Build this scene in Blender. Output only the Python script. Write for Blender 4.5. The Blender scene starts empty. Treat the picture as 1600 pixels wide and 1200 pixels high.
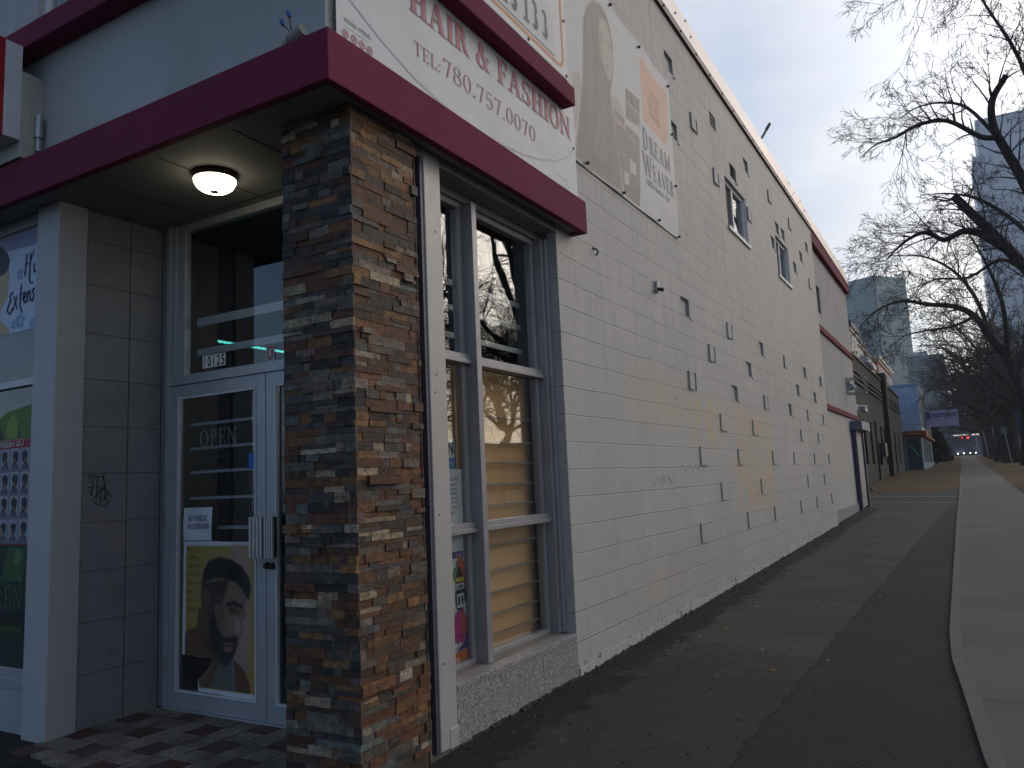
import bpy, math, random
import numpy as np
from mathutils import Vector, Matrix
C = bpy.context.scene.collection
R = math.radians
# ---------------------------------------------------------------- camera
F, PIT, ROL, YAW = 1221.276, 0.124787, -0.044018, 0.520163
def cam_axes():
    cy, sy = math.cos(YAW), math.sin(YAW)
    f = Vector((-sy*math.cos(PIT), cy*math.cos(PIT), math.sin(PIT)))
    r = Vector((cy, sy, 0)); u = r.cross(f)
    return math.cos(ROL)*r+math.sin(ROL)*u, -math.sin(ROL)*r+math.cos(ROL)*u, f
r_, u_, f_ = cam_axes()
cd = bpy.data.cameras.new('camera'); cam = bpy.data.objects.new('camera', cd); C.objects.link(cam)
m = Matrix((( r_.x, u_.x, -f_.x, 0), (r_.y, u_.y, -f_.y, 0), (r_.z, u_.z, -f_.z, 1.4385), (0, 0, 0, 1)))
cam.matrix_world = m
cd.sensor_width = 36; cd.lens = F/1600*36; cd.clip_end = 5000; cd.clip_start = .05
bpy.context.scene.camera = cam
# ---------------------------------------------------------------- world, sun, exposure
SUN_EL, SUN_AZ = R(24), R(32)      # azimuth measured from +Y towards +X
w = bpy.data.worlds.new('World'); bpy.context.scene.world = w; w.use_nodes = True
nt = w.node_tree; nt.nodes.clear()
def N(t, **k):
    n = nt.nodes.new(t)
    for a, b in k.items(): setattr(n, a, b)
    return n
sky = N('ShaderNodeTexSky', sky_type='NISHITA', sun_disc=False, sun_elevation=SUN_EL, sun_rotation=SUN_AZ, air_density=1.0, dust_density=1.5)
bg1 = N('ShaderNodeBackground'); bg1.inputs[1].default_value = .05
nt.links.new(sky.outputs[0], bg1.inputs[0])
tc = N('ShaderNodeTexCoord')
def dotn(v):
    n = N('ShaderNodeVectorMath', operation='DOT_PRODUCT'); l = Vector(v).normalized()
    nt.links.new(tc.outputs['Generated'], n.inputs[0]); n.inputs[1].default_value = l
    return n.outputs['Value']
def ramp(sock, stops):
    n = N('ShaderNodeValToRGB'); nt.links.new(sock, n.inputs[0])
    mr = n.color_ramp
    while len(mr.elements) < len(stops): mr.elements.new(.5)
    for e, (p, c) in zip(mr.elements, stops): e.position = p; e.color = (*c, 1)
    return n.outputs[0]
# overcast cloud deck: brightest where the hidden sun sits, dull blue behind
a = N('ShaderNodeMath', operation='MULTIPLY_ADD'); nt.links.new(dotn((.42, 1, .50)), a.inputs[0]); a.inputs[1].default_value = .5; a.inputs[2].default_value = .5
deck = ramp(a.outputs[0], [(0, (.075, .125, .24)), (.40, (.10, .16, .28)), (.62, (.26, .27, .31)), (.80, (.52, .55, .62)), (.90, (.58, .62, .68)), (.930, (.60, .645, .71)), (.947, (.80, .80, .80)), (.972, (1.15, 1.14, 1.14)), (1, (1.6, 1.55, 1.5))])
wb = N('ShaderNodeMath', operation='MULTIPLY_ADD'); nt.links.new(dotn((.75, .55, .10)), wb.inputs[0]); wb.inputs[1].default_value = .5; wb.inputs[2].default_value = .5
warm = ramp(wb.outputs[0], [(0, (0, 0, 0)), (.68, (0, 0, 0)), (.80, (.06, .04, .02)), (.93, (.34, .25, .14)), (1, (.55, .38, .2))])
ns = N('ShaderNodeTexNoise'); ns.inputs['Scale'].default_value = 2.6; ns.inputs['Detail'].default_value = 6
mp = N('ShaderNodeMapping'); mp.inputs['Scale'].default_value = (1, 1, 3.2)
nt.links.new(tc.outputs['Generated'], mp.inputs[0]); nt.links.new(mp.outputs[0], ns.inputs[0])
cl = ramp(ns.outputs[0], [(.32, (.80, .84, .93)), (.62, (1.14, 1.11, 1.07))])
mx = N('ShaderNodeMix', data_type='RGBA', blend_type='MULTIPLY'); mx.inputs[0].default_value = 1
nt.links.new(deck, mx.inputs[6]); nt.links.new(cl, mx.inputs[7])
ad = N('ShaderNodeMix', data_type='RGBA', blend_type='ADD'); ad.inputs[0].default_value = 1
nt.links.new(mx.outputs[2], ad.inputs[6]); nt.links.new(warm, ad.inputs[7])
bg2 = N('ShaderNodeBackground'); bg2.inputs[1].default_value = .97
nt.links.new(ad.outputs[2], bg2.inputs[0])
asd = N('ShaderNodeAddShader'); out = N('ShaderNodeOutputWorld')
nt.links.new(bg1.outputs[0], asd.inputs[0]); nt.links.new(bg2.outputs[0], asd.inputs[1]); nt.links.new(asd.outputs[0], out.inputs[0])
sl = bpy.data.lights.new('sun', 'SUN'); sl.energy = .5; sl.angle = R(25); sl.color = (1, .93, .84)
so = bpy.data.objects.new('sun', sl); C.objects.link(so)
sd = Vector((math.sin(SUN_AZ)*math.cos(SUN_EL), math.cos(SUN_AZ)*math.cos(SUN_EL), math.sin(SUN_EL)))
so.rotation_euler = sd.to_track_quat('Z', 'Y').to_euler(); so.location = (10, 10, 30)
vs = bpy.context.scene.view_settings; vs.view_transform = 'Standard'; vs.look = 'None'; vs.exposure = 0; vs.gamma = 1

# ---------------------------------------------------------------- helpers
GS = .0129
def gz(y): return GS*min(max(y, -60), 330)
WLOC = {}
def tag(o, label=None, cat=None, group=None, kind=None):
    if label: o['label'] = label
    if cat: o['category'] = cat
    if group: o['group'] = group
    if kind: o['kind'] = kind
    return o
def thing(name, label, cat, loc=(0, 0, 0), group=None):
    o = bpy.data.objects.new(name, None); o.location = loc; o.empty_display_size = .2; C.objects.link(o)
    WLOC[o.name] = Vector(loc); return tag(o, label, cat, group)
class MB:
    def __init__(s): s.v = []; s.f = []; s.m = []; s.c = []; s.cur = 0; s.col = None
    def face(s, pts):
        n = len(s.v); s.v += [tuple(p) for p in pts]; s.f.append(tuple(range(n, n+len(pts)))); s.m.append(s.cur)
        if s.col is not None: s.c.append(s.col)
    def box(s, x0, x1, y0, y1, z0, z1, M=None):
        if x0 > x1: x0, x1 = x1, x0
        if y0 > y1: y0, y1 = y1, y0
        if z0 > z1: z0, z1 = z1, z0
        p = [Vector((x, y, z)) for z in (z0, z1) for y in (y0, y1) for x in (x0, x1)]
        if M: p = [M @ q for q in p]
        n = len(s.v); s.v += [tuple(q) for q in p]
        for f in ((0, 2, 3, 1), (4, 5, 7, 6), (0, 1, 5, 4), (2, 6, 7, 3), (0, 4, 6, 2), (1, 3, 7, 5)):
            s.f.append(tuple(n+i for i in f)); s.m.append(s.cur)
            if s.col is not None: s.c.append(s.col)
        return s
    def prism(s, base, top):
        n = len(base); k = len(s.v); s.v += [tuple(p) for p in base]+[tuple(p) for p in top]
        s.f.append(tuple(k+n-1-i for i in range(n))); s.f.append(tuple(k+n+i for i in range(n))); s.m += [s.cur]*2
        for i in range(n):
            j = (i+1) % n; s.f.append((k+i, k+j, k+n+j, k+n+i)); s.m.append(s.cur)
        return s
    def tube(s, a, b, r0, r1=None, n=8, cap=True):
        a, b = Vector(a), Vector(b); r1 = r0 if r1 is None else r1
        d = (b-a).normalized(); t = Vector((0, 0, 1)) if abs(d.z) < .9 else Vector((1, 0, 0))
        u = d.cross(t).normalized(); v = d.cross(u)
        A = [a+(u*math.cos(2*math.pi*i/n)+v*math.sin(2*math.pi*i/n))*r0 for i in range(n)]
        B = [b+(u*math.cos(2*math.pi*i/n)+v*math.sin(2*math.pi*i/n))*r1 for i in range(n)]
        k = len(s.v); s.v += [tuple(p) for p in A+B]
        for i in range(n): j = (i+1) % n; s.f.append((k+i, k+j, k+n+j, k+n+i)); s.m.append(s.cur)
        if cap: s.f.append(tuple(k+n-1-i for i in range(n))); s.f.append(tuple(k+n+i for i in range(n))); s.m += [s.cur]*2
        return s
    def path(s, pts, r, n=6):
        for a, b in zip(pts, pts[1:]): s.tube(a, b, r, r, n)
        return s
    def lathe(s, cx, cy, prof, n=24):
        k = len(s.v); L = len(prof)
        for r, z in prof:
            s.v += [(cx+r*math.cos(2*math.pi*i/n), cy+r*math.sin(2*math.pi*i/n), z) for i in range(n)]
        for j in range(L-1):
            for i in range(n):
                a = k+j*n+i; b = k+j*n+(i+1) % n; s.f.append((a, b, b+n, a+n)); s.m.append(s.cur)
        return s
    def build(s, name, mats, parent=None, smooth=False, bevel=0, **tg):
        if not isinstance(mats, (list, tuple)): mats = [mats]
        V = np.array(s.v, float)
        if parent is not None:
            off = np.array(WLOC[parent.name]); loc = (0, 0, 0)
        else:
            lo, hi = V.min(0), V.max(0); off = np.array([(lo[0]+hi[0])/2, (lo[1]+hi[1])/2, lo[2]]); loc = tuple(off)
        me = bpy.data.meshes.new(name); me.from_pydata((V-off).tolist(), [], s.f)
        for mt in mats: me.materials.append(mt)
        if any(s.m): me.polygons.foreach_set('material_index', s.m)
        if s.c:
            at = me.color_attributes.new('tone', 'FLOAT_COLOR', 'CORNER'); d = []
            for p, c in zip(me.polygons, s.c): d += [*c, 1]*p.loop_total
            at.data.foreach_set('color', d)
        if smooth: me.polygons.foreach_set('use_smooth', [True]*len(me.polygons))
        me.update(); o = bpy.data.objects.new(name, me); C.objects.link(o); o.location = loc
        if parent is not None: o.parent = parent
        WLOC[o.name] = Vector(off)
        if bevel:
            b = o.modifiers.new('bevel', 'BEVEL'); b.width = bevel; b.segments = 2; b.limit_method = 'ANGLE'
        if tg: tag(o, **tg)
        return o
def split_build(mb, name, mats, parent, **k):
    """one object per connected piece"""
    par = list(range(len(mb.v)))
    def find(i):
        while par[i] != i: par[i] = par[par[i]]; i = par[i]
        return i
    for f in mb.f:
        for i in f[1:]: par[find(i)] = find(f[0])
    groups = {}
    for f, mi in zip(mb.f, mb.m): groups.setdefault(find(f[0]), []).append((f, mi))
    for g in groups.values():
        n = MB(); idx = {}
        for f, mi in g:
            for i in f:
                if i not in idx: idx[i] = len(n.v); n.v.append(mb.v[i])
            n.f.append(tuple(idx[i] for i in f)); n.m.append(mi)
        n.build(name, mats, parent, **k)
def bx(name, mat, parent, *a, bevel=0, **tg): return MB().box(*a).build(name, mat, parent, bevel=bevel, **tg)
def copy_tree(o, parent=None):
    c = o.copy(); C.objects.link(c); c.parent = parent
    for ch in o.children: copy_tree(ch, c)
    return c

# ---------------------------------------------------------------- materials
class NT:
    def __init__(s, name):
        s.m = bpy.data.materials.new(name); s.m.use_nodes = True; s.t = s.m.node_tree
        s.b = s.t.nodes['Principled BSDF']; s.geo = None
    def n(s, t, **k):
        x = s.t.nodes.new(t)
        for a, b in k.items(): setattr(x, a, b)
        return x
    def L(s, a, b): s.t.links.new(a, b)
    def pos(s, scale=(1, 1, 1)):
        if s.geo is None: s.geo = s.n('ShaderNodeNewGeometry')
        if tuple(scale) == (1, 1, 1): return s.geo.outputs['Position']
        v = s.n('ShaderNodeVectorMath', operation='MULTIPLY'); s.L(s.geo.outputs['Position'], v.inputs[0]); v.inputs[1].default_value = scale
        return v.outputs[0]
    def xyz(s):
        x = s.n('ShaderNodeSeparateXYZ'); s.L(s.pos(), x.inputs[0]); return x.outputs
    def noise(s, scale, detail=4, stretch=(1, 1, 1), rough=.55, dist=0):
        x = s.n('ShaderNodeTexNoise'); s.L(s.pos(stretch), x.inputs['Vector']); x.inputs['Scale'].default_value = scale
        x.inputs['Detail'].default_value = detail; x.inputs['Roughness'].default_value = rough; x.inputs['Distortion'].default_value = dist
        return x.outputs['Fac']
    def val(s, v): x = s.n('ShaderNodeValue'); x.outputs[0].default_value = v; return x.outputs[0]
    def math(s, op, a, b=None, c=None, clamp=False):
        x = s.n('ShaderNodeMath', operation=op); x.use_clamp = clamp
        for i, q in enumerate((a, b, c)):
            if q is None: continue
            if isinstance(q, (int, float)): x.inputs[i].default_value = q
            else: s.L(q, x.inputs[i])
        return x.outputs[0]
    def mr(s, v, a, b, c=0, d=1, smooth=False):
        x = s.n('ShaderNodeMapRange'); s.L(v, x.inputs[0])
        for i, q in zip((1, 2, 3, 4), (a, b, c, d)): x.inputs[i].default_value = q
        if smooth: x.interpolation_type = 'SMOOTHSTEP'
        return x.outputs[0]
    def mix(s, f, a, b, mode='MIX'):
        x = s.n('ShaderNodeMix', data_type='RGBA', blend_type=mode)
        if isinstance(f, (int, float)): x.inputs[0].default_value = f
        else: s.L(f, x.inputs[0])
        for i, q in ((6, a), (7, b)):
            if isinstance(q, tuple): x.inputs[i].default_value = (*q, 1)
            else: s.L(q, x.inputs[i])
        return x.outputs[2]
    def col(s, c):
        if isinstance(c, tuple): s.b.inputs['Base Color'].default_value = (*c, 1)
        else: s.L(c, s.b.inputs['Base Color'])
    def set(s, rough=.8, metal=0, spec=.5):
        s.b.inputs['Roughness'].default_value = rough; s.b.inputs['Metallic'].default_value = metal
        s.b.inputs['Specular IOR Level'].default_value = spec; return s
    def bump(s, h, strength=.3, dist=.01):
        x = s.n('ShaderNodeBump'); x.inputs['Strength'].default_value = strength; x.inputs['Distance'].default_value = dist
        s.L(h, x.inputs['Height'])
        if s.b.inputs['Normal'].links: s.L(s.b.inputs['Normal'].links[0].from_socket, x.inputs['Normal'])
        s.L(x.outputs[0], s.b.inputs['Normal']); return s
MC = {}
def mat(name, c, rough=.7, metal=0, var=.12, scale=6, bump=0, bscale=60, spec=.4, bd=.003):
    if name in MC: return MC[name]
    t = NT(name); t.set(rough, metal, spec)
    if var:
        n = t.noise(scale, 6, rough=.65); k = t.mr(n, .25, .75, 1-var, 1+var)
        t.col(t.mix(1.0, tuple(c), t.mixv(k) if False else _grey(t, k), 'MULTIPLY'))
    else: t.col(tuple(c))
    if bump: t.bump(t.noise(bscale, 4), bump, bd)
    MC[name] = t.m; return t.m
def _grey(t, k):
    x = t.n('ShaderNodeCombineColor')
    for i in range(3): t.L(k, x.inputs[i])
    return x.outputs[0]
def emit(name, c, s):
    t = NT(name); t.col(tuple(c)); t.b.inputs['Emission Color'].default_value = (*c, 1); t.b.inputs['Emission Strength'].default_value = s
    return t.m
def glass_mat(name, tint=(.93, .95, .95), ior=1.7):
    m_ = bpy.data.materials.new(name); m_.use_nodes = True; t = m_.node_tree; t.nodes.clear()
    o = t.nodes.new('ShaderNodeOutputMaterial'); mx = t.nodes.new('ShaderNodeMixShader')
    tr = t.nodes.new('ShaderNodeBsdfTransparent'); tr.inputs[0].default_value = (*tint, 1)
    gl = t.nodes.new('ShaderNodeBsdfGlossy'); gl.inputs['Roughness'].default_value = .012
    fr = t.nodes.new('ShaderNodeFresnel'); g0_ = t.nodes.new('ShaderNodeNewGeometry'); io = t.nodes.new('ShaderNodeMapRange')
    io.inputs[3].default_value = ior; io.inputs[4].default_value = 1/ior
    t.links.new(g0_.outputs['Backfacing'], io.inputs[0]); t.links.new(io.outputs[0], fr.inputs[0])
    nz = t.nodes.new('ShaderNodeTexNoise'); nz.inputs['Scale'].default_value = 1.3; ge = t.nodes.new('ShaderNodeNewGeometry')
    bu = t.nodes.new('ShaderNodeBump'); bu.inputs['Strength'].default_value = .12; bu.inputs['Distance'].default_value = .02
    t.links.new(ge.outputs['Position'], nz.inputs['Vector']); t.links.new(nz.outputs[0], bu.inputs['Height'])
    t.links.new(bu.outputs[0], gl.inputs['Normal'])
    t.links.new(fr.outputs[0], mx.inputs[0]); t.links.new(tr.outputs[0], mx.inputs[1]); t.links.new(gl.outputs[0], mx.inputs[2])
    t.links.new(mx.outputs[0], o.inputs[0]); return m_

# block wall paint
def block_mat():
    t = NT('painted_block'); t.set(.62, 0, .35); X, Y, Z = t.xyz()
    cb = t.n('ShaderNodeCombineXYZ'); wob = t.mr(t.noise(1.3, 3), .3, .7, -.006, .006)
    t.L(t.math('ADD', Y, .155), cb.inputs[0]); t.L(t.math('ADD', t.math('SUBTRACT', Z, .7-.2032*4), wob), cb.inputs[1])
    def brick(wd, off):
        b = t.n('ShaderNodeTexBrick'); t.L(cb.outputs[0], b.inputs['Vector']); b.offset = off; b.squash = 1
        b.inputs['Scale'].default_value = 1; b.inputs['Brick Width'].default_value = wd; b.inputs['Row Height'].default_value = .2032
        b.inputs['Mortar Size'].default_value = .0055; b.inputs['Mortar Smooth'].default_value = .35; b.inputs['Bias'].default_value = 0
        b.inputs['Color1'].default_value = (.45, .45, .45, 1); b.inputs['Color2'].default_value = (.55, .55, .55, 1)
        return b
    b1, b2 = brick(.61, .5), brick(.305, 0)
    vis = t.mr(t.noise(1.1, 4), .35, .62, .25, 1)
    low = t.math('MULTIPLY', t.mr(Z, 2.3, 1.2, 0, .8), t.mr(t.noise(1.7, 3), .42, .6))
    zz = t.n('ShaderNodeSeparateXYZ'); t.L(cb.outputs[0], zz.inputs[0]); fz = t.math('FRACT', t.math('DIVIDE', zz.outputs[1], .2032))
    bed = t.mr(t.math('MINIMUM', fz, t.math('SUBTRACT', 1, fz)), .016, .034, 1, 0)
    hv = t.math('MULTIPLY', t.mr(t.noise(.8, 4), .48, .62, .06, .75), t.math('SUBTRACT', 1, bed))
    j = t.math('MAXIMUM', t.math('MULTIPLY', bed, vis), t.math('MAXIMUM', t.math('MULTIPLY', b1.outputs['Fac'], hv), t.math('MULTIPLY', b2.outputs['Fac'], low)))
    lit = t.math('MULTIPLY', t.math('MULTIPLY', t.mr(fz, .016, .03, 0, 1), t.mr(fz, .075, .055, 0, 1)), vis)  # highlight on the block edge above each bed joint, painted as a pale line
    base = (.445, .430, .408)
    c = t.mix(t.mr(t.noise(.9, 5), .35, .65), base, (.40, .39, .373))
    blk = t.n('ShaderNodeTexWhiteNoise', noise_dimensions='2D'); bq = t.n('ShaderNodeCombineXYZ'); t.L(t.math('FLOOR', t.math('DIVIDE', zz.outputs[0], .305)), bq.inputs[0]); t.L(t.math('FLOOR', t.math('DIVIDE', zz.outputs[1], .2032)), bq.inputs[1]); t.L(bq.outputs[0], blk.inputs['Vector'])
    c = t.mix(t.mr(blk.outputs['Value'], .55, 1, 0, .22), c, (.36, .35, .34)); c = t.mix(t.math('MULTIPLY', t.mr(t.noise(2.3, 6, rough=.7), .52, .66), .35), c, (.35, .34, .335))
    st = t.noise(3.2, 5, (1, 2.6, .25), .6)
    up = t.mr(Z, 1.4, 3.4, .12, .85, True)
    c = t.mix(t.math('MULTIPLY', t.mr(st, .45, .70), up), c, (.33, .325, .32))
    # repainted tan patches over old tags
    def box(a, b_, v, s): return t.math('MULTIPLY', t.mr(v, a-s, a+s, 0, 1, True), t.mr(v, b_-s, b_+s, 1, 0, True))
    mk = t.math('MULTIPLY', box(9.9, 12.1, Y, .25), box(.95, 2.25, Z, .12))
    mk = t.math('MAXIMUM', mk, t.math('MULTIPLY', box(8.2, 9.4, Y, .3), box(1.75, 2.3, Z, .12)))
    mk = t.math('MAXIMUM', mk, t.math('MULTIPLY', t.math('MULTIPLY', box(6.6, 8.2, Y, .4), box(1.95, 2.4, Z, .15)), .6))
    mk = t.math('MAXIMUM', mk, t.math('MULTIPLY', t.math('MULTIPLY', box(6.6, 7.6, Y, .3), box(.35, .58, Z, .06)), .35))
    mk = t.math('MULTIPLY', mk, t.mr(t.noise(2.6, 5, (1, 1.6, .8)), .40, .56))
    c = t.mix(t.math('MULTIPLY', mk, .9), c, (.50, .395, .26))
    gr_ = t.math('MULTIPLY', t.mr(Z, 1.3, .2, 0, .5), t.mr(t.noise(1.9, 6, (1, 1, 1.5), .7), .42, .62)); c = t.mix(gr_, c, (.33, .315, .295)); c = t.mix(t.mr(b1.outputs['Color'], .46, .54, 0, .10), c, (.40, .40, .40))
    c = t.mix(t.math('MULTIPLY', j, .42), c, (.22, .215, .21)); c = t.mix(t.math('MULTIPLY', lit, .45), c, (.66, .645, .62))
    # rust below the vent
    ru = t.math('MULTIPLY', t.math('MULTIPLY', box(9.95, 10.2, Y, .08), box(5.2, 6.1, Z, .3)), t.mr(t.noise(5, 3, (1, 3, .3)), .4, .6))
    c = t.mix(t.math('MULTIPLY', ru, .5), c, (.42, .27, .15))
    # chipped paint along the ground
    gl = t.math('SUBTRACT', Z, t.math('MULTIPLY', Y, GS))
    ch = t.math('MULTIPLY', t.mr(gl, .03, .16, 1, 0), 1)
    ck = t.math('MULTIPLY', t.math('GREATER_THAN', t.math('ADD', t.noise(16, 6, (1, 1, .6), .7), t.math('MULTIPLY', ch, .19)), .70), .8)
    c = t.mix(ck, c, (.055, .05, .045))
    sp = t.math('GREATER_THAN', t.noise(26, 3, (1, 1, .5), .6), .735)
    c = t.mix(t.math('MULTIPLY', sp, .6), c, (.2, .19, .19))
    t.col(c)
    t.bump(t.math('SUBTRACT', 1, j), .8, .009); t.bump(t.noise(120, 3), .25, .002); t.bump(t.noise(7, 5), .25, .01); return t.m
M_block = block_mat()
def stucco(name, c, c2=None, bscale=90, bump=.5):
    t = NT(name); t.set(.85, 0, .25)
    x = t.mix(t.mr(t.noise(1.4, 5), .35, .65), c, c2 or tuple(q*.86 for q in c))
    x = t.mix(t.math('MULTIPLY', t.mr(t.noise(4, 4, (1.5, 1.5, .3)), .52, .72), .25), x, tuple(q*.6 for q in c))
    x = t.mix(t.math('MULTIPLY', t.math('GREATER_THAN', t.noise(45, 3, (1, 1, .6)), .70), .5), x, tuple(q*.5 for q in c))
    t.col(x); t.bump(t.noise(bscale, 5, rough=.7), bump, .004); return t.m
M_stucco = stucco('grey_stucco', (.46, .47, .465)); M_stucco2 = stucco('rear_stucco', (.38, .375, .36))
def rear_mat():
    t = NT('rear_wall_paint'); t.set(.8, 0, .3); X, Y, Z = t.xyz()
    c = t.mix(t.mr(t.noise(1.2, 5), .35, .65), (.40, .395, .385), (.34, .335, .33))
    f = t.math('MULTIPLY', t.mr(Z, 2.7, 2.4, 0, 1, True), t.mr(Z, .9, 1.5, 0, 1, True))
    f = t.math('MULTIPLY', f, t.mr(t.noise(1.6, 5), .38, .58)); c = t.mix(t.math('MULTIPLY', f, .7), c, (.46, .40, .27))
    c = t.mix(t.mr(Z, 2.75, 2.70), c, t.mix(.5, c, (.5, .49, .48)))
    t.col(c); t.bump(t.noise(70, 4), .4, .003); return t.m
M_rear = rear_mat()
M_burg = stucco('burgundy_stucco', (.165, .020, .052), (.15, .018, .048), 110, .35)
M_alu = mat('painted_aluminium', (.42, .405, .385), .45, .1, .10, 3, .15, 40)
M_aluf = mat('window_frame_aluminium', (.30, .298, .31), .4, .3, .12, 5, .1, 50)
M_door = mat('door_aluminium', (.42, .44, .47), .38, .35, .08, 5)
M_wht = mat('white_vinyl', (.72, .72, .72), .45, 0, .05)
M_dark = mat('dark_interior', (.03, .03, .035), .9, 0, .1)
M_soffit = mat('soffit_board', (.20, .20, .185), .8, 0, .12, 2, .2, 40)
M_glass = glass_mat('window_glass')
M_blk = mat('black_plastic', (.03, .03, .03), .5)
M_brz = mat('bronze_trim', (.05, .035, .025), .4, .6)
M_steel = mat('galvanised_steel', (.45, .46, .47), .4, .7, .15, 12)
def granite():
    t = NT('speckled_granite'); t.set(.42, 0, .4)
    v = t.n('ShaderNodeTexVoronoi'); t.L(t.pos(), v.inputs['Vector']); v.inputs['Scale'].default_value = 150
    s = t.n('ShaderNodeSeparateColor'); t.L(v.outputs['Color'], s.inputs[0])
    c = t.mix(t.mr(s.outputs[0], .2, .9), (.33, .31, .31), (.20, .19, .195)); c = t.mix(t.math('GREATER_THAN', s.outputs[1], .86), c, (.07, .07, .08))
    c = t.mix(t.math('GREATER_THAN', s.outputs[2], .88), c, (.50, .48, .46)); c = t.mix(t.mr(t.noise(1.5, 4), .4, .7, 0, .3), c, (.24, .19, .19))
    t.col(c); return t.m
M_gran = granite()
def marble():
    t = NT('grey_stone_tile'); t.set(.35, 0, .45); v = t.n('ShaderNodeTexVoronoi'); t.L(t.pos(), v.inputs['Vector']); v.inputs['Scale'].default_value = 190
    s = t.n('ShaderNodeSeparateColor'); t.L(v.outputs['Color'], s.inputs[0])
    c = t.mix(t.mr(t.noise(9, 6, rough=.7), .35, .65), (.235, .24, .25), (.20, .205, .215)); c = t.mix(t.math('MULTIPLY', t.math('GREATER_THAN', s.outputs[0], .88), .5), c, (.12, .12, .13))
    c = t.mix(t.math('MULTIPLY', t.math('GREATER_THAN', t.noise(1.7, 2, (1, 1, 2)), .64), .25), c, (.3, .22, .2)); t.col(c); return t.m
M_marb = marble()
def stone_mat():
    t = NT('ledger_stone'); t.set(.62, 0, .4); a = t.n('ShaderNodeVertexColor'); a.layer_name = 'tone'
    n = t.noise(22, 7, (1, 1, 1.6), rough=.75); c = t.mix(t.mr(n, .36, .66, 0, 1), t.mix(1.0, a.outputs[0], (.55, .55, .58), 'MULTIPLY'), t.mix(1.0, a.outputs[0], (1.65, 1.5, 1.3), 'MULTIPLY'))
    c = t.mix(t.math('MULTIPLY', t.mr(t.noise(10, 6, rough=.75), .52, .62), .65), c, (.13, .055, .022))
    c = t.mix(t.math('MULTIPLY', t.mr(t.noise(31, 6, rough=.75), .54, .64), .7), c, (.022, .021, .023))
    c = t.mix(t.math('MULTIPLY', t.mr(t.noise(17, 6, (1.3, 1, 1), .75), .60, .68), .5), c, (.23, .20, .15))
    t.col(c); t.bump(t.noise(38, 7, (1, 1, 2.2), .75), 1.0, .010); return t.m
M_stone = stone_mat()
def asphalt():
    t = NT('asphalt'); t.set(.9, 0, .25); X, Y, Z = t.xyz()
    e = t.mr(t.noise(3.5, 6, rough=.7), .3, .7, -.14, .14)
    xs = t.math('ADD', X, e)
    seamx = t.math('SUBTRACT', X, t.math('ADD', t.math('MULTIPLY', Y, .030), -1.25)); seamn = t.math('ADD', seamx, t.mr(t.noise(9, 4), .3, .7, -.03, .03))
    right = t.mix(t.mr(t.noise(.8, 6, rough=.65), .35, .65), (.043, .040, .036), (.031, .029, .027))
    mid = t.mix(t.mr(t.noise(1.1, 6, rough=.65), .35, .65), (.082, .076, .068), (.056, .052, .047))
    strip = t.mix(t.mr(t.noise(5, 6, rough=.7), .35, .65), (.025, .024, .024), (.015, .015, .015))
    c = t.mix(t.mr(seamn, -.02, .02), mid, right)
    near = t.mr(t.math('ADD', Y, t.math('MULTIPLY', e, 6)), 5.6, 6.3, 1, 0)
    c = t.mix(t.math('MULTIPLY', near, .55), c, (.030, .029, .028))
    far = t.mr(Y, 23.0, 24.6); c = t.mix(far, c, t.mix(t.mr(t.noise(2, 5, (1, 3, 1)), .4, .6), (.064, .060, .054), (.046, .044, .040)))
    c = t.mix(t.math('MULTIPLY', t.mr(xs, -2.20, -2.13, 1, 0), t.mr(Y, 24, 23.5)), c, strip)
    sk = t.math('LESS_THAN', t.math('ABSOLUTE', seamn), .008); c = t.mix(t.math('MULTIPLY', sk, t.mr(Y, 23, 22)), c, (.018, .018, .018))
    # scuffs, salt stains
    sa = t.math('MULTIPLY', t.mr(t.noise(7, 7, rough=.75), .60, .70), t.mr(t.noise(.6, 3), .52, .62)); c = t.mix(t.math('MULTIPLY', sa, .55), c, (.16, .16, .16))
    g = t.noise(160, 3, rough=.7); c = t.mix(t.mr(g, .62, .72, 0, .5), c, (.15, .145, .14)); c = t.mix(t.mr(g, .38, .30, 0, .6), c, (.012, .012, .012))
    g2 = t.noise(48, 5, rough=.8); c = t.mix(t.mr(g2, .56, .70, 0, .6), c, (.085, .082, .078)); c = t.mix(t.mr(g2, .44, .34, 0, .6), c, (.012, .012, .012))
    ck = t.n('ShaderNodeTexVoronoi', feature='DISTANCE_TO_EDGE'); wv = t.n('ShaderNodeVectorMath', operation='ADD'); nv_ = t.n('ShaderNodeTexNoise'); nv_.inputs['Scale'].default_value = 3; t.L(t.pos(), nv_.inputs['Vector']); t.L(t.pos(), wv.inputs[0]); t.L(nv_.outputs['Color'], wv.inputs[1]); t.L(wv.outputs[0], ck.inputs['Vector']); ck.inputs['Scale'].default_value = .55
    cr = t.math('MULTIPLY', t.math('LESS_THAN', ck.outputs['Distance'], .004), t.mr(t.noise(.5, 3), .50, .56)); c = t.mix(t.math('MULTIPLY', cr, .85), c, (.010, .010, .010))
    t.col(c); t.bump(g, .7, .006); t.bump(g2, .6, .012); t.bump(t.noise(6, 6), .4, .03); return t.m
M_asph = asphalt()
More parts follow.
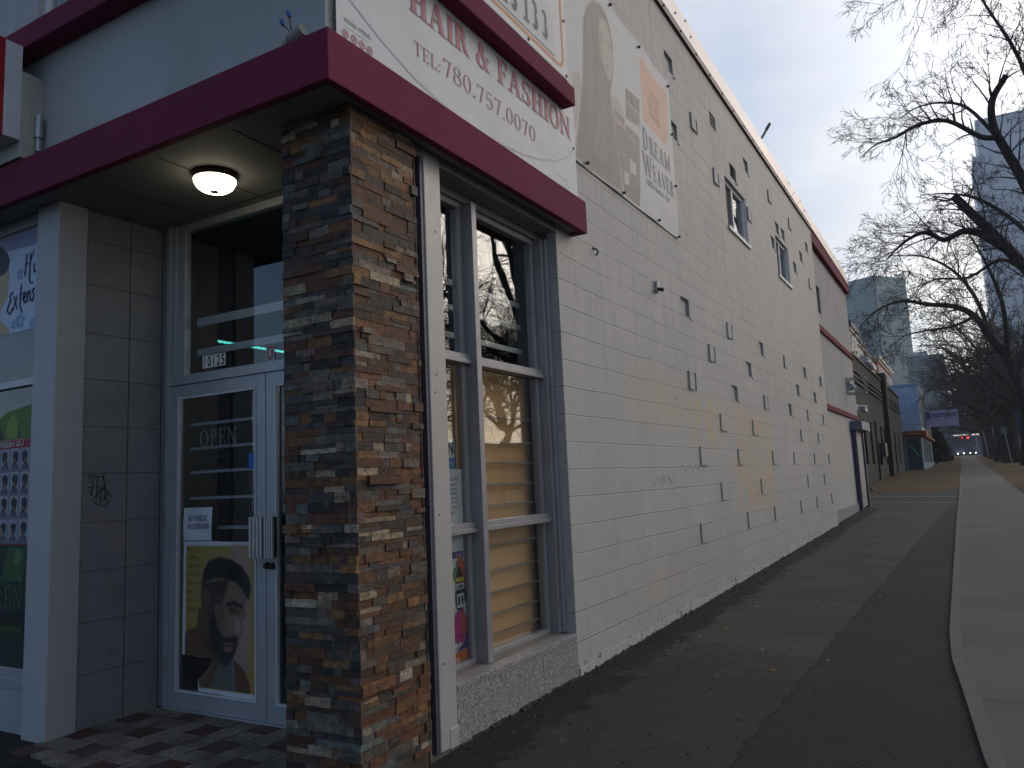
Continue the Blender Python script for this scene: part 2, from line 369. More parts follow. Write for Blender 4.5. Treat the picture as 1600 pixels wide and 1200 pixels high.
def concrete():
    t = NT('sidewalk_concrete'); t.set(.9, 0, .25); X, Y, Z = t.xyz()
    c = t.mix(t.mr(t.noise(.9, 6, rough=.6), .35, .65), (.132, .127, .118), (.102, .099, .092))
    u = t.math('FRACT', t.math('DIVIDE', t.math('ADD', Y, .72), 1.52)); j = t.math('LESS_THAN', t.math('MINIMUM', u, t.math('SUBTRACT', 1, u)), .005)
    c = t.mix(t.math('MULTIPLY', j, .7), c, (.04, .04, .04))
    sl = t.n('ShaderNodeTexWhiteNoise', noise_dimensions='1D'); t.L(t.math('FLOOR', t.math('DIVIDE', t.math('ADD', Y, .72), 1.52)), sl.inputs['W'])
    c = t.mix(t.math('MULTIPLY', sl.outputs['Value'], .28), c, (.09, .088, .084))
    c = t.mix(t.mr(t.noise(130, 3), .62, .75, 0, .4), c, (.2, .2, .19)); c = t.mix(t.math('MULTIPLY', t.mr(t.noise(5, 6, rough=.7), .6, .72), .4), c, (.07, .07, .068))
    t.col(c); t.bump(t.math('SUBTRACT', 1, j), .6, .01); t.bump(t.noise(90, 4), .3, .003); return t.m
M_conc = concrete()
def grass():
    t = NT('dead_grass'); t.set(1, 0, .1)
    c = t.mix(t.mr(t.noise(2.2, 6, (1, .4, 1), .7), .38, .62), (.125, .080, .042), (.080, .062, .036)); c = t.mix(t.mr(t.noise(40, 4), .45, .65), c, (.16, .11, .065))
    c = t.mix(t.mr(t.noise(.5, 4), .52, .6, 0, .6), c, (.055, .052, .045)); t.col(c); t.bump(t.noise(30, 5), .8, .03); return t.m
M_grass = grass()
M_road = mat('road_asphalt', (.05, .05, .05), .9, 0, .2, 1, .4, 120)
M_grnd = mat('packed_ground', (.07, .064, .055), 1, 0, .25, .6, .3, 20)
M_line = mat('worn_white_paint', (.30, .30, .29), .9, 0, .3, 3)

# ---------------------------------------------------------------- ground
def sheet(name, mt, poly, dz, kind='structure', ystep=None, label=None):
    ys = sorted({p[1] for p in poly})
    m_ = MB(); m_.face([(x, y, gz(y)+dz) for x, y in poly]); return m_.build(name, mt, kind=kind)
def strip(name, mt, left, right, dz, thick=0, **tg):    # left/right: lists of (x,y) with equal y
    m_ = MB()
    for (a, b), (c, d) in zip(zip(left, left[1:]), zip(right, right[1:])):
        m_.face([(a[0], a[1], gz(a[1])+dz), (c[0], c[1], gz(c[1])+dz), (d[0], d[1], gz(d[1])+dz), (b[0], b[1], gz(b[1])+dz)])
        if thick:
            m_.face([(a[0], a[1], gz(a[1])+dz-thick), (a[0], a[1], gz(a[1])+dz), (b[0], b[1], gz(b[1])+dz), (b[0], b[1], gz(b[1])+dz-thick)])
            m_.face([(c[0], c[1], gz(c[1])+dz), (c[0], c[1], gz(c[1])+dz-thick), (d[0], d[1], gz(d[1])+dz-thick), (d[0], d[1], gz(d[1])+dz)])
    return m_.build(name, mt, **(tg or dict(kind='structure')))
YS = [-60, 0, 330, 640]
strip('ground', M_grnd, [(-420, y) for y in YS], [(420, y) for y in YS], -.012)
strip('asphalt_lot', M_asph, [(-12, -20), (-12, 34.0)], [(1.6, -20), (1.6, 34.0)], 0)
LE = [(.62, -6), (.40, 0), (.05, 3.4), (-.065, 4.377), (-.158, 5.574), (-.22, 6.3), (-.251, 7.2), (-.267, 10.56), (-.30, 17.8), (-.42, 60), (-.75, 130), (-1.05, 205)]
RE = [(1.9, -6), (1.9, 0), (1.8, 3.4), (1.7, 4.377), (1.6, 5.574), (1.5, 6.3), (1.46, 7.2), (1.44, 10.56), (1.42, 17.8), (1.40, 60), (1.5, 130), (1.5, 205)]
strip('sidewalk', M_conc, LE, RE, .018, .03)
strip('sidewalk_edging', mat('edging_concrete', (.118, .113, .104), .9, 0, .15, 4, .3, 80), [(x-.004, y) for x, y in LE[:10]], [(x+.075, y) for x, y in LE[:10]], .023, .03)
strip('side_lawn', M_grass, [(-4.38, 33.6), (-4.38, 75), (-2.6, 75.1), (-2.6, 205)], [(-.36, 33.6), (-.48, 75), (-.5, 75.1), (-1.1, 205)], .006)
strip('boulevard_lawn', M_grass, [(x+.01, y) for x, y in [(1.42, 20), (1.40, 60), (1.5, 130), (1.5, 205)]], [(5.2, 20), (5.2, 60), (5.2, 130), (5.2, 205)], .006)
strip('boulevard_paving', M_road, [(1.7, -20), (1.44, 19.99)], [(5.2, -20), (5.2, 19.99)], .006)
strip('kerb', mat('kerb_concrete', (.22, .215, .2), .9, 0, .15, 2), [(5.21, -20), (5.21, 205)], [(5.36, -20), (5.36, 205)], .03, .14)
strip('road', M_road, [(5.37, -40), (5.37, 250)], [(19, -40), (19, 250)], -.006)
strip('cross_street', mat('pale_crossing', (.17, .165, .16), .9, 0, .15, .5), [(-60, 205.5), (-60, 232)], [(5.2, 205.5), (5.2, 232)], .001)
for i, (xa, xb, ya, yb, wd) in enumerate([(-3.6, -.36, 29.9, 28.5, .16), (-3.5, -.37, 26.6, 25.4, .10), (-3.3, -.4, 37.6, 36.4, .14), (-4.2, -2.6, 43.5, 42.6, .12), (-4.1, -.5, 58, 57.5, .14), (-3.9, -.5, 47.0, 46.2, .10)]):
    m_ = MB(); m_.face([(xa, ya, gz(ya)+.011), (xb, yb, gz(yb)+.011), (xb, yb+wd, gz(yb)+.013), (xa, ya+wd, gz(ya)+.013)])
    m_.build('parking_line', M_line, kind='structure')

# ---------------------------------------------------------------- text and poster helpers
def poly_obj(layers, name, parent, to3, cols, dz0=.0004):
    """flat printed art: each colour area a thin sheet of one mesh"""
    m_ = MB(); mats = []; idx = {}
    for k, (c, pts) in enumerate(layers):
        if c not in idx: idx[c] = len(mats); mats.append(cols[c])
        m_.cur = idx[c]; P = [to3(p[0], p[1], dz0*(k+1)) for p in pts]
        m_.face(P)
    return m_.build(name, mats, parent)
def raster(layers, u0, u1, v0, v1, nu, nv, base):
    """paint a printed picture: (colour, polygon, blur in cells, opacity) layers on a grid of print dots"""
    U, V = np.meshgrid(np.linspace(u0, u1, nu), np.linspace(v0, v1, nv)); img = np.zeros((nv, nu, 3)); img[:] = base
    for c, poly, sg, al in layers:
        m_ = np.zeros((nv, nu), bool); k = len(poly)
        for i in range(k):
            (x1, y1), (x2, y2) = poly[i], poly[(i+1) % k]
            if y1 == y2: continue
            m_ ^= ((y1 > V) != (y2 > V)) & (U < (x2-x1)*(V-y1)/(y2-y1)+x1)
        f = m_.astype(float)
        if sg:
            r = int(3*sg+1); ker = np.exp(-.5*(np.arange(-r, r+1)/sg)**2); ker /= ker.sum()
            f = np.apply_along_axis(lambda a: np.convolve(np.pad(a, r, mode='edge'), ker, 'valid'), 0, f); f = np.apply_along_axis(lambda a: np.convolve(np.pad(a, r, mode='edge'), ker, 'valid'), 1, f)
        f = (f*al)[..., None]; img = img*(1-f)+np.array(c)*f
    return U, V, img
def print_sheet(name, parent, U, V, img, to3, mt, keep=None, surf=None):
    nv, nu = U.shape; off = WLOC[parent.name]; P = np.array([tuple(surf(u, v) if surf else to3(u, v, 0)) for u, v in zip(U.ravel(), V.ravel())])-np.array(off)
    ii, jj = np.meshgrid(np.arange(nv-1), np.arange(nu-1), indexing='ij'); a = (ii*nu+jj).ravel(); Fq = np.stack([a, a+1, a+nu+1, a+nu], 1)
    if keep is not None:
        cu = (U[:-1, :-1]+U[1:, 1:]).ravel()/2; cv = (V[:-1, :-1]+V[1:, 1:]).ravel()/2; m_ = np.zeros(len(cu), bool); k = len(keep)
        for i in range(k):
            (x1, y1), (x2, y2) = keep[i], keep[(i+1) % k]
            if y1 != y2: m_ ^= ((y1 > cv) != (y2 > cv)) & (cu < (x2-x1)*(cv-y1)/(y2-y1)+x1)
        Fq = Fq[m_]
    me = bpy.data.meshes.new(name); me.vertices.add(len(P)); me.vertices.foreach_set('co', P.ravel()); me.loops.add(Fq.size); me.loops.foreach_set('vertex_index', Fq.ravel().astype(np.int32))
    me.polygons.add(len(Fq)); me.polygons.foreach_set('loop_start', np.arange(0, Fq.size, 4, dtype=np.int32)); me.update(calc_edges=True)
    at = me.color_attributes.new('tone', 'FLOAT_COLOR', 'POINT'); at.data.foreach_set('color', np.concatenate([img.reshape(-1, 3), np.ones((img.shape[0]*img.shape[1], 1))], 1).ravel())
    me.materials.append(mt); me.polygons.foreach_set('use_smooth', [True]*len(me.polygons)); o = bpy.data.objects.new(name, me); C.objects.link(o); o.parent = parent; WLOC[o.name] = off; return o
def print_mat(name, rough=.5):
    t = NT(name); t.set(rough, 0, .35); a_ = t.n('ShaderNodeVertexColor'); a_.layer_name = 'tone'; t.col(t.mix(t.mr(t.noise(2, 5), .4, .65, 0, .12), a_.outputs[0], (.35, .35, .34))); t.bump(t.noise(3, 4), .3, .02); return t.m
def toX(X): return lambda u, v, d: (X+d, u, v)          # sheet facing +X, u=y v=z
def toY(Y): return lambda u, v, d: (u, Y-d, v)          # sheet facing -Y, u=x v=z
def btext(s, size, mt, parent, u, v, to3, name='lettering', sx=1.0, align='LEFT', d=.002, shear=0, off=0, slope=0, sp=1):
    cu = bpy.data.curves.new('txt', 'FONT'); cu.body = s; cu.size = size; cu.align_x = align; cu.shear = shear; cu.offset = off; cu.space_character = sp
    ob = bpy.data.objects.new('txt', cu); C.objects.link(ob); dg = bpy.context.evaluated_depsgraph_get()
    me = bpy.data.meshes.new_from_object(ob.evaluated_get(dg)); bpy.data.objects.remove(ob); bpy.data.curves.remove(cu)
    m_ = MB(); m_.v = [to3(u+q.co.x*sx, v+q.co.y+q.co.x*sx*slope, d) for q in me.vertices]
    m_.f = [tuple(p.vertices) for p in me.polygons]; m_.m = [0]*len(m_.f)
    bpy.data.meshes.remove(me); return m_.build(name, mt, parent)
def arc(cx, cy, rx, ry, a0, a1, w, t, n=14):
    o = []
    for i in range(n):
        A, B = R(a0+(a1-a0)*i/n), R(a0+(a1-a0)*(i+1)/n)
        f = lambda a, k: (cx+(rx-w*k)*math.cos(a), cy+(ry-t*k)*math.sin(a))
        o.append([f(A, 0), f(B, 0), f(B, 1), f(A, 1)])
    return o
def glyph(ch, W, T):
    """Bodoni-like capital, height 1: W thick stem, T hairline; returns polygons, advance"""
    H = lambda x0, x1, y: [(x0, y), (x1, y), (x1, y+T), (x0, y+T)]
    V = lambda x, w=W: [(x, 0), (x+w, 0), (x+w, 1), (x, 1)]
    D = lambda x0, y0, x1, y1, w: [(x0, y0), (x0+w, y0), (x1+w, y1), (x1, y1)]
    S = lambda x, y, w=W: H(x-.10, x+w+.10, y)
    g = []
    if ch == 'H': g = [V(.12), V(.62), H(.12, .70, .48), S(.12, 0), S(.12, 1-T), S(.62, 0), S(.62, 1-T)]; a = .92
    elif ch == 'A': g = [D(.12, 0, .40, 1, T), D(.64, 0, .36, 1, W), H(.2, .66, .32), H(.02, .28, 0), H(.54, .92, 0)]; a = .94
    elif ch == 'I': g = [V(.12), S(.12, 0), S(.12, 1-T)]; a = .40
    elif ch == 'E': g = [V(.12), H(.02, .68, 0), H(.02, .66, 1-T), H(.2, .50, .49), D(.66-T, 0, .66-T, .25, T), D(.64-T, .76, .64-T, 1, T), D(.48, .38, .48, .62, T)]; a = .76
    elif ch == 'F': g = [V(.12), S(.12, 0), H(.02, .66, 1-T), H(.2, .50, .49), D(.64-T, .74, .64-T, 1, T), D(.48, .38, .48, .62, T)]; a = .70
    elif ch == 'L': g = [V(.12), H(.02, .66, 0), S(.12, 1-T), D(.66-T, 0, .66-T, .28, T)]; a = .72
    elif ch == 'T': g = [V(.32), S(.32, 0), H(.02, .74, 1-T), D(.02, .72, .02, 1, T), D(.74-T, .72, .74-T, 1, T)]; a = .78
    elif ch in 'RPD':
        g = [V(.12), S(.12, 0), S(.12, 1-T)]
        if ch == 'D': g += arc(.35, .5, .45, .5, -90, 90, W, T)+[H(.2, .36, 0), H(.2, .36, 1-T)]; a = .90
        else: g += arc(.38, .74, .26, .26, -90, 90, W, T)+[H(.2, .39, .48), H(.2, .39, 1-T)]; a = .74
        if ch == 'R': g += [D(.60, .04, .42, .5, W*.95), H(.62, .86, 0)]; a = .88
    elif ch in 'OQ': g = arc(.45, .5, .42, .52, 0, 360, W, T, 26); a = .92
    elif ch == '0': g = arc(.34, .5, .30, .51, 0, 360, W*.8, T, 24); a = .70
    elif ch == 'N': g = [V(.10, T*1.4), V(.70, T*1.4), D(.70, 0, .08, 1, W), H(.0, .26, 0), H(-.02, .2, 1-T), H(.58, .86, 1-T)]; a = .90
    elif ch == 'M': g = [V(.12, T*1.4), V(.86, W), D(.46, 0, .12, 1, W), D(.46, 0, .86, 1, T), H(.0, .28, 0), H(.76, 1.1, 0), H(0, .2, 1-T), H(.86, 1.1, 1-T)]; a = 1.14
    elif ch == 'V': g = [D(.38, 0, .06, 1, W), D(.44, 0, .72, 1, T), H(-.04, .32, 1-T), H(.62, .88, 1-T)]; a = .86
    elif ch == 'W': g = [D(.32, 0, .06, 1, W), D(.38, 0, .58, 1, T), D(.78, 0, .52, 1, W), D(.84, 0, 1.06, 1, T), H(-.04, .3, 1-T), H(.45, .78, 1-T), H(.96, 1.2, 1-T)]; a = 1.18
    elif ch == 'S': g = arc(.34, .74, .27, .27, 40, 270, W*.8, T)+arc(.34, .26, .29, .27, 90, -140, W, T)+[D(.56, .68, .56, 1, T), D(.04, 0, .04, .34, T)]; a = .68
    elif ch == 'C': g = arc(.45, .5, .42, .52, 45, 315, W, T, 20)+[D(.74, .64, .74, 1, T)]; a = .86
    elif ch == 'B': g = [V(.12), S(.12, 0), S(.12, 1-T), H(.2, .42, .5)]+arc(.40, .76, .25, .24, -90, 90, W, T)+arc(.40, .26, .30, .26, -90, 90, W, T); a = .78
    elif ch == 'U': g = [D(.12, .3, .12, 1, W), D(.66, .3, .66, 1, T*1.4), S(.12, 1-T), H(.54, .84, 1-T)]+arc(.41, .32, .30, .34, 180, 360, W*.8, T); a = .86
    elif ch == '&': g = arc(.38, .76, .20, .24, 0, 360, W*.8, T)+arc(.34, .28, .32, .30, 60, 330, W, T)+[D(.70, .0, .24, .7, W), H(.62, .95, 0), D(.62, .18, .80, .50, T), H(.66, .95, .50)]; a = 1.05
    elif ch == '7': g = [H(.06, .62, 1-T*1.6), D(.22, 0, .50, 1, W*.8), D(.06, .75, .06, 1, T)]; a = .66
    elif ch == '8': g = arc(.34, .75, .25, .26, 0, 360, W*.7, T)+arc(.34, .26, .30, .28, 0, 360, W*.8, T); a = .70
    elif ch == '5': g = [H(.14, .60, 1-T*1.6), D(.12, .5, .14, 1, T*1.3)]+arc(.32, .31, .30, .32, 140, -150, W*.8, T); a = .68
    elif ch == '3': g = arc(.32, .74, .25, .26, 150, -90, W*.8, T)+arc(.32, .28, .29, .29, 90, -150, W, T); a = .66
    elif ch == '1': g = [V(.25, W*.8), H(.1, .58, 0), D(.1, .78, .28, 1, T)]; a = .66
    elif ch == '2': g = arc(.33, .70, .27, .30, 160, -20, W*.8, T)+[D(.04, 0, .50, .62, W*.6), [(.04, 0), (.62, 0), (.62, W*.8), (.04, W*.8)]]; a = .68
    elif ch == '.': g = arc(.14, .07, .075, .075, 0, 360, .075, .075, 10); a = .30
    elif ch == ':': g = arc(.14, .08, .07, .07, 0, 360, .07, .07, 10)+arc(.14, .52, .07, .07, 0, 360, .07, .07, 10); a = .34
    else: a = .40
    return g, a
def serif(s, h, wtot, mt, parent, u, v, to3, W=.16, T=.045, name='lettering', d=.002, gap=.08, slope=0, mats=None):
    m_ = MB(); adv = 0; pl = []
    for ch in s:
        g, a = glyph(ch, W, T)
        pl += [[(x+adv, y) for x, y in q] for q in g]; adv += a+gap
    k = wtot/(adv-gap)
    for i, q in enumerate(pl):
        P = [to3(u+x*k, v+y*h+x*k*slope, d+(i % 7)*.00008) for x, y in q]; m_.face(P)
    return m_.build(name, mt, parent)
pc = lambda n, c, r=.55: mat('print_'+n, c, r, 0, .04, 3)

# ================================================================ corner store
WX = -2.503; ZT = 6.70
store = thing('corner_store', 'two storey grey corner shop with white painted block side wall and burgundy bands', 'shop building', (-3.5, 4, .04))
MARKS = []
for r_z, items in {4: [('B', 8.25), ('B', 10.3), ('B', 11.92), ('B', 14.0), ('B', 15.64), ('B', 17.48)],
    6: [('B', 9.16), ('B', 11.2), ('B', 14.88), ('B', 16.75)],
    8: [('B', 8.42), ('B', 10.06), ('B', 12.1), ('B', 13.75), ('B', 15.8), ('B', 17.6)],
    10: [('B', 9.35), ('B', 10.98), ('C', 14.86), ('C', 16.73)],
    12: [('C', 8.48), ('A', 10.3), ('C', 12.11), ('A', 13.94), ('C', 15.74), ('C', 17.59)],
    14: [('C', 9.35), ('A', 11.19), ('A', 14.85), ('A', 16.68)],
    16: [('A', 8.41), ('C', 10.28), ('A', 12.09), ('C', 13.91), ('A', 15.75), ('A', 17.6)],
    26: [('A', 8.44), ('C', 10.21), ('C', 12.04), ('A', 13.72), ('A', 15.70), ('C', 17.4)],
    28: [('C', 9.32), ('A', 11.15), ('A', 14.74), ('A', 16.55)],
    30: [('A', 8.45), ('V', 10.25), ('A', 12.08), ('C', 13.77), ('C', 15.58), ('A', 17.39)]}.items():
    for k, yR in items: MARKS.append((k, yR, .7+.2032*(r_z-4) - .0 + (.02 if r_z < 20 else .045)))
MARKS += [('A', 11.22, 5.62), ('A', 14.22, 5.60)]
def wall_with_holes(m_, ya, yb, za, zb, rects, X):
    ys = sorted({ya, yb} | {v for r in rects for v in r[:2]}); zs = sorted({za, zb} | {v for r in rects for v in r[2:4]})
    ys = [y for y in ys if ya <= y <= yb]; zs = [z for z in zs if za <= z <= zb]
    for y0, y1 in zip(ys, ys[1:]):
        run = None
        for z0, z1 in zip(zs, zs[1:]):
            cy, cz = (y0+y1)/2, (z0+z1)/2
            hole = any(r[0] < cy < r[1] and r[2] < cz < r[3] for r in rects)
            if hole:
                if run: m_.face([(X, y0, run[0]), (X, y1, run[0]), (X, y1, run[1]), (X, y0, run[1])]); run = None
            else: run = (run[0], z1) if run else (z0, z1)
        if run: m_.face([(X, y0, run[0]), (X, y1, run[0]), (X, y1, run[1]), (X, y0, run[1])])
def recess(m_, X, y0, y1, z0, z1, d, back=True):
    m_.face([(X, y0, z0), (X-d, y0, z0), (X-d, y0, z1), (X, y0, z1)][::-1]); m_.face([(X, y1, z0), (X-d, y1, z0), (X-d, y1, z1), (X, y1, z1)])
    m_.face([(X, y0, z0), (X, y1, z0), (X-d, y1, z0), (X-d, y0, z0)]); m_.face([(X, y0, z1), (X-d, y0, z1), (X-d, y1, z1), (X, y1, z1)])
    if back: m_.face([(X-d, y0, z0), (X-d, y1, z0), (X-d, y1, z1), (X-d, y0, z1)])
rects = [(2.0, 5.13, -1, 3.42)]; WINS = [(10.52, 11.70, 4.79, 5.52), (13.84, 14.95, 4.81, 5.53)]
sw = MB(); rects += WINS; j = random.Random(4)
for k, yR, z0 in MARKS:
    yL = yR-(.29 if k != 'B' else .0); z1 = z0+.2032
    if k in 'ACV':
        rects.append((yL, yR, z0, z1)); recess(sw, WX, yL, yR, z0, z1, .034 if k != 'V' else .06)
        sw.cur = 0
    if k == 'C': sw.box(WX-.03, WX+.022, yL-.012, yR-.135, z0+.002, z1-.002)
    if k == 'B': sw.box(WX-.002, WX+.018, yR-.02, yR+.25, z0, z1)
    if k == 'A' : sw.box(WX-.002, WX+.012, yR+.003, yR+.045, z0-.018, z0+.002)
wall_with_holes(sw, 2.72, 18.05, -.2, ZT, rects, WX)
for y0, y1, z0, z1 in WINS: recess(sw, WX, y0, y1, z0, z1, .11, False)
# return of the wall into the shop window, end return, roof and back
sw.face([(WX, 5.13, .36), (WX-.075, 5.13, .36), (WX-.075, 5.13, 3.3), (WX, 5.13, 3.3)][::-1])
sw.face([(WX, 5.13, -.2), (WX, 5.13, .36), (-3.0, 5.13, .36), (-3.0, 5.13, -.2)])
sw.face([(WX, 18.05, -.2), (WX-.3, 18.05, -.2), (WX-.3, 18.05, ZT), (WX, 18.05, ZT)])
sw.face([(WX, 18.05, ZT), (-12, 18.05, ZT), (-12, 2.70, ZT), (WX, 2.70, ZT)])
sidewall = sw.build('side_wall', M_block, store)
pt = mat('plinth_paint', (.42, .41, .40), .8, 0, .2, 8, .5, 30)
m_ = MB()
rr = random.Random(8); y = 5.14
while y < 18.0:
    L = rr.uniform(.25, .7); m_.box(WX-.01, WX+.006+rr.uniform(0, .008), y, min(y+L, 18.04), -.1, gz(y)+.05+rr.uniform(0, .035)); y += L+rr.uniform(0, .02)
m_.build('plinth', pt, sidewall)
# upper front wall (stucco) and its corner
m_ = MB(); Yf = 2.69
FW = (-5.05, -4.3)   # upper window
def xquad(m_, x0, x1, z0, z1, Y): m_.face([(x0, Y, z0), (x1, Y, z0), (x1, Y, z1), (x0, Y, z1)])
xquad(m_, WX+.0, -12, 3.40, 4.44, Yf) if False else m_.box(-12, WX-.002, Yf, Yf+.2, 3.40, 4.47)
m_.box(FW[1], WX-.002, Yf, Yf+.2, 4.471, ZT); m_.box(-12, FW[0], Yf, Yf+.2, 4.471, ZT); m_.box(FW[0]+.001, FW[1]-.001, Yf, Yf+.2, 5.9, ZT)
m_.build('front_wall', M_stucco, store)
uw = MB().box(FW[0], FW[0]+.06, Yf+.04, Yf+.1, 4.475, 5.9).box(FW[1]-.06, FW[1], Yf+.04, Yf+.1, 4.475, 5.9).box(FW[0]+.06, FW[1]-.06, Yf+.04, Yf+.1, 4.475, 4.53).box(-4.72, -4.68, Yf+.045, Yf+.095, 4.531, 5.9).build('window_frame', M_wht, store)
MB().box(FW[0]+.06, FW[1]-.06, Yf+.06, Yf+.065, 4.53, 5.9).build('pane', M_glass, uw)
MB().box(FW[0], FW[1], Yf+.5, Yf+.52, 4.4, 6).box(FW[0]-.2, FW[1]+.2, Yf+.201, Yf+.5, 4.38, 4.399).build('blind', mat('grey_blind', (.2, .21, .22), .8), store)
# bands: upper
m_ = MB(); Lp = [(-12, 2.557), (-2.37, 2.557), (-2.37, 5.33), (-2.501, 5.33), (-2.501, 2.688), (-12, 2.688)]; m_.prism([(a, b, 4.335) for a, b in Lp], [(a, b, 4.485) for a, b in Lp]); m_.build('upper_band', M_burg, store, bevel=.006)
# canopy
m_ = MB(); Lp = [(-12, 2.557), (-2.37, 2.557), (-2.37, 5.425), (-2.5025, 5.425), (-2.5025, 5.375), (-2.42, 5.375), (-2.42, 2.607), (-12, 2.607)]
m_.prism([(a, b, 3.325) for a, b in Lp], [(a, b, 3.583) for a, b in Lp])
m_.box(-12, -2.4201, 2.6071, 2.6889, 3.53, 3.579).box(-2.502, -2.4201, 2.6889, 5.3749, 3.53, 3.579)
m_.build('canopy_fascia', M_burg, store, bevel=.006)
m_ = MB().box(-12, -2.4205, 2.6075, 3.62, 3.345, 3.40).box(-2.60, -2.4205, 3.6201, 5.372, 3.345, 3.40); sof = m_.build('canopy_soffit', M_soffit, store)
m_ = MB()
for x in (-3.18, -3.78, -4.38, -4.98): m_.box(x-.004, x+.004, 2.70, 3.5, 3.3425, 3.3445)
m_.box(-4.8, -3.0, 3.43, 3.437, 3.3425, 3.3445); m_.box(-2.497, -2.490, 3.4, 5.1, 3.3425, 3.3445); split_build(m_, 'panel_joint', M_blk, sof)
m_ = MB().box(-2.64, -2.5035, 3.4, 5.125, 3.29, 3.3445).box(-2.75, -2.6401, 3.4, 5.125, 3.24, 3.3445); m_.build('window_header', M_soffit, store)
# parapet cap
m_ = MB().box(-2.53, -2.468, 2.60, 17.96, 6.70, 6.79).build('roof_edge_trim', mat('dark_burgundy_metal', (.045, .018, .025), .5, .2), store)
def cap_mat():
    t = NT('parapet_metal'); t.set(.36, .35, .5); c = t.mix(t.mr(t.noise(1.2, 4), .3, .7), (.72, .60, .52), (.62, .52, .46)); t.col(c); t.bump(t.noise(2.2, 3), .25, .02); return t.m
M_cap = cap_mat()
m_ = MB(); m_.prism([(-2.475, 2.6, 6.791), (-2.475, 17.96, 6.791), (-2.9, 17.96, 6.791), (-2.9, 2.6, 6.791)], [(-2.60, 2.6, 7.33), (-2.60, 17.96, 7.33), (-2.66, 17.96, 7.33), (-2.66, 2.6, 7.33)])
m_.build('parapet_cap', M_cap, store)
m_ = MB(); y = 3.2
while y < 17.9:
    for z in (6.745, 7.0, 7.24):
        X = -2.468 if z < 6.8 else -2.475-(z-6.79)*.125/.54*1.0
        if z == 6.745 or int(y*10) % 3 == 0: m_.tube((X-.002, y, z), (X+.014, y, z), .014, .014, 6)
    y += .62
split_build(m_, 'cap_screw', M_blk, store)
# ---- stone pillar
px0, px1, py0, py1 = -2.925, -2.475, 2.815, 3.325
pal = [((.082, .079, .073), 4), ((.050, .048, .047), 3.5), ((.12, .115, .10), 2), ((.13, .062, .028), 4), ((.090, .042, .022), 4.5), ((.19, .105, .042), 2), ((.058, .038, .029), 4), ((.25, .21, .15), 2.0), ((.13, .11, .088), 2), ((.16, .125, .11), 1), ((.030, .028, .029), 3), ((.095, .115, .115), 1.3), ((.33, .29, .23), .9)]
cs = [c for c, _ in pal]; wt = [k for _, k in pal]; rs = random.Random(12)
st = MB(); st.col = (.02, .02, .02); st.box(px0, px1, py0, py1, -.05, 3.344)
WT = {0: [k*(1.15 if max(c)-min(c) < .025 else .95) for c, k in pal], 1: [k*(.7 if max(c)-min(c) < .025 else 1.25) for c, k in pal]}
def pick(sd=1):
    c = rs.choices(cs, WT[0 if sd in (0, 3) else 1])[0]; k = rs.uniform(.85, 1.5); return tuple(q*k for q in c)
z = -.02; row = 0
while z < 3.33:
    h = rs.choice([.020, .028, .032, .036, .040, .044, .050])
    h = min(h, 3.34-z)
    if h < .012: break
    jig = rs.uniform(-.003, .003)
    for side in (0, 1, 2, 3):
        a0, a1 = (px0, px1) if side in (0, 2) else (py0, py1)
        a = a0-.004
        while a < a1:
            L = rs.choice([.05, .08, .10, .13, .16, .20, .24]); b = min(a+L, a1+.006)
            if a1-b < .03: b = a1+.012
            pr = rs.uniform(.004, .026); st.col = pick(); g = .0012
            zz0, zz1 = z+g*.5, z+h-g*.5
            if rs.random() < .16 and h > .036:
                zm = z+h*.5; parts = [(zz0, zm-.0006), (zm+.0006, zz1)]
            else: parts = [(zz0, zz1)]
            for q0, q1 in parts:
                pr = rs.choice([rs.uniform(.002, .007), rs.uniform(.004, .013)])+(.010 if rs.random() < .05 else 0); st.col = pick(side)
                if side == 0: st.box(a+g, b-g, py0-pr, py0+.002, q0, q1)
                elif side == 1: st.box(px1-.002, px1+pr, a+g, b-g, q0, q1)
                elif side == 2: st.box(a+g, b-g, py1-.002, py1+pr*.5, q0, q1)
                else: st.box(px0-pr*.8, px0+.002, a+g, b-g, q0, q1)
            a = b
    z += h
st.build('stone_pillar', M_stone, store)
# ---- white metal column, dented
m_ = MB()
m_.box(-2.66, WX, 3.467, 3.627, .06, 3.344)
col_ = m_.build('metal_column', M_alu, store, bevel=.006); MB().box(-2.66, WX-.008, 3.440, 3.4665, .06, 3.344).build('gap_shade_filler', mat('gap_shade_navy', (.085, .09, .115), .5, .1), col_)  # added dark filler: shade of the pillar-column gap put into its colour
m_ = MB().box(-2.65, WX+.004, 3.55, 3.632, .055, .16); m_.build('column_base_plate', M_alu, col_, bevel=.004)
m_ = MB()
for z in (.5, 1.28, 1.95, 2.05, 2.88): m_.tube((WX-.001, 3.54+.03*math.sin(z*9), z), (WX+.003, 3.54+.03*math.sin(z*9), z), .005, .005, 6)
split_build(m_, 'screw_head', M_blk, col_)
# concrete footing under the window and pillar side
MB().box(-2.70, -2.495, 3.33, 3.62, -.05, .058).build('footing', mat('rough_footing', (.10, .085, .075), .95, 0, .3, 20, .8, 30), store)
# ---- granite sill wall
gw = MB()
for a, b in ((3.628, 3.985), (3.988, 4.62), (4.623, 4.90), (4.903, 5.128)): gw.box(-2.80, WX, a, b, -.1, .330)
gwo = gw.build('granite_bulkhead', M_gran, store)
MB().box(-2.60, WX+.004, 3.628, 5.128, .3305, .362).build('granite_sill', M_gran, gwo, bevel=.003)
MB().box(-2.665, -2.601, 3.628, 5.128, .331, .372).build('sill_flashing', mat('dirty_sill_metal', (.20, .18, .155), .6, .2, .25, 9), gwo)
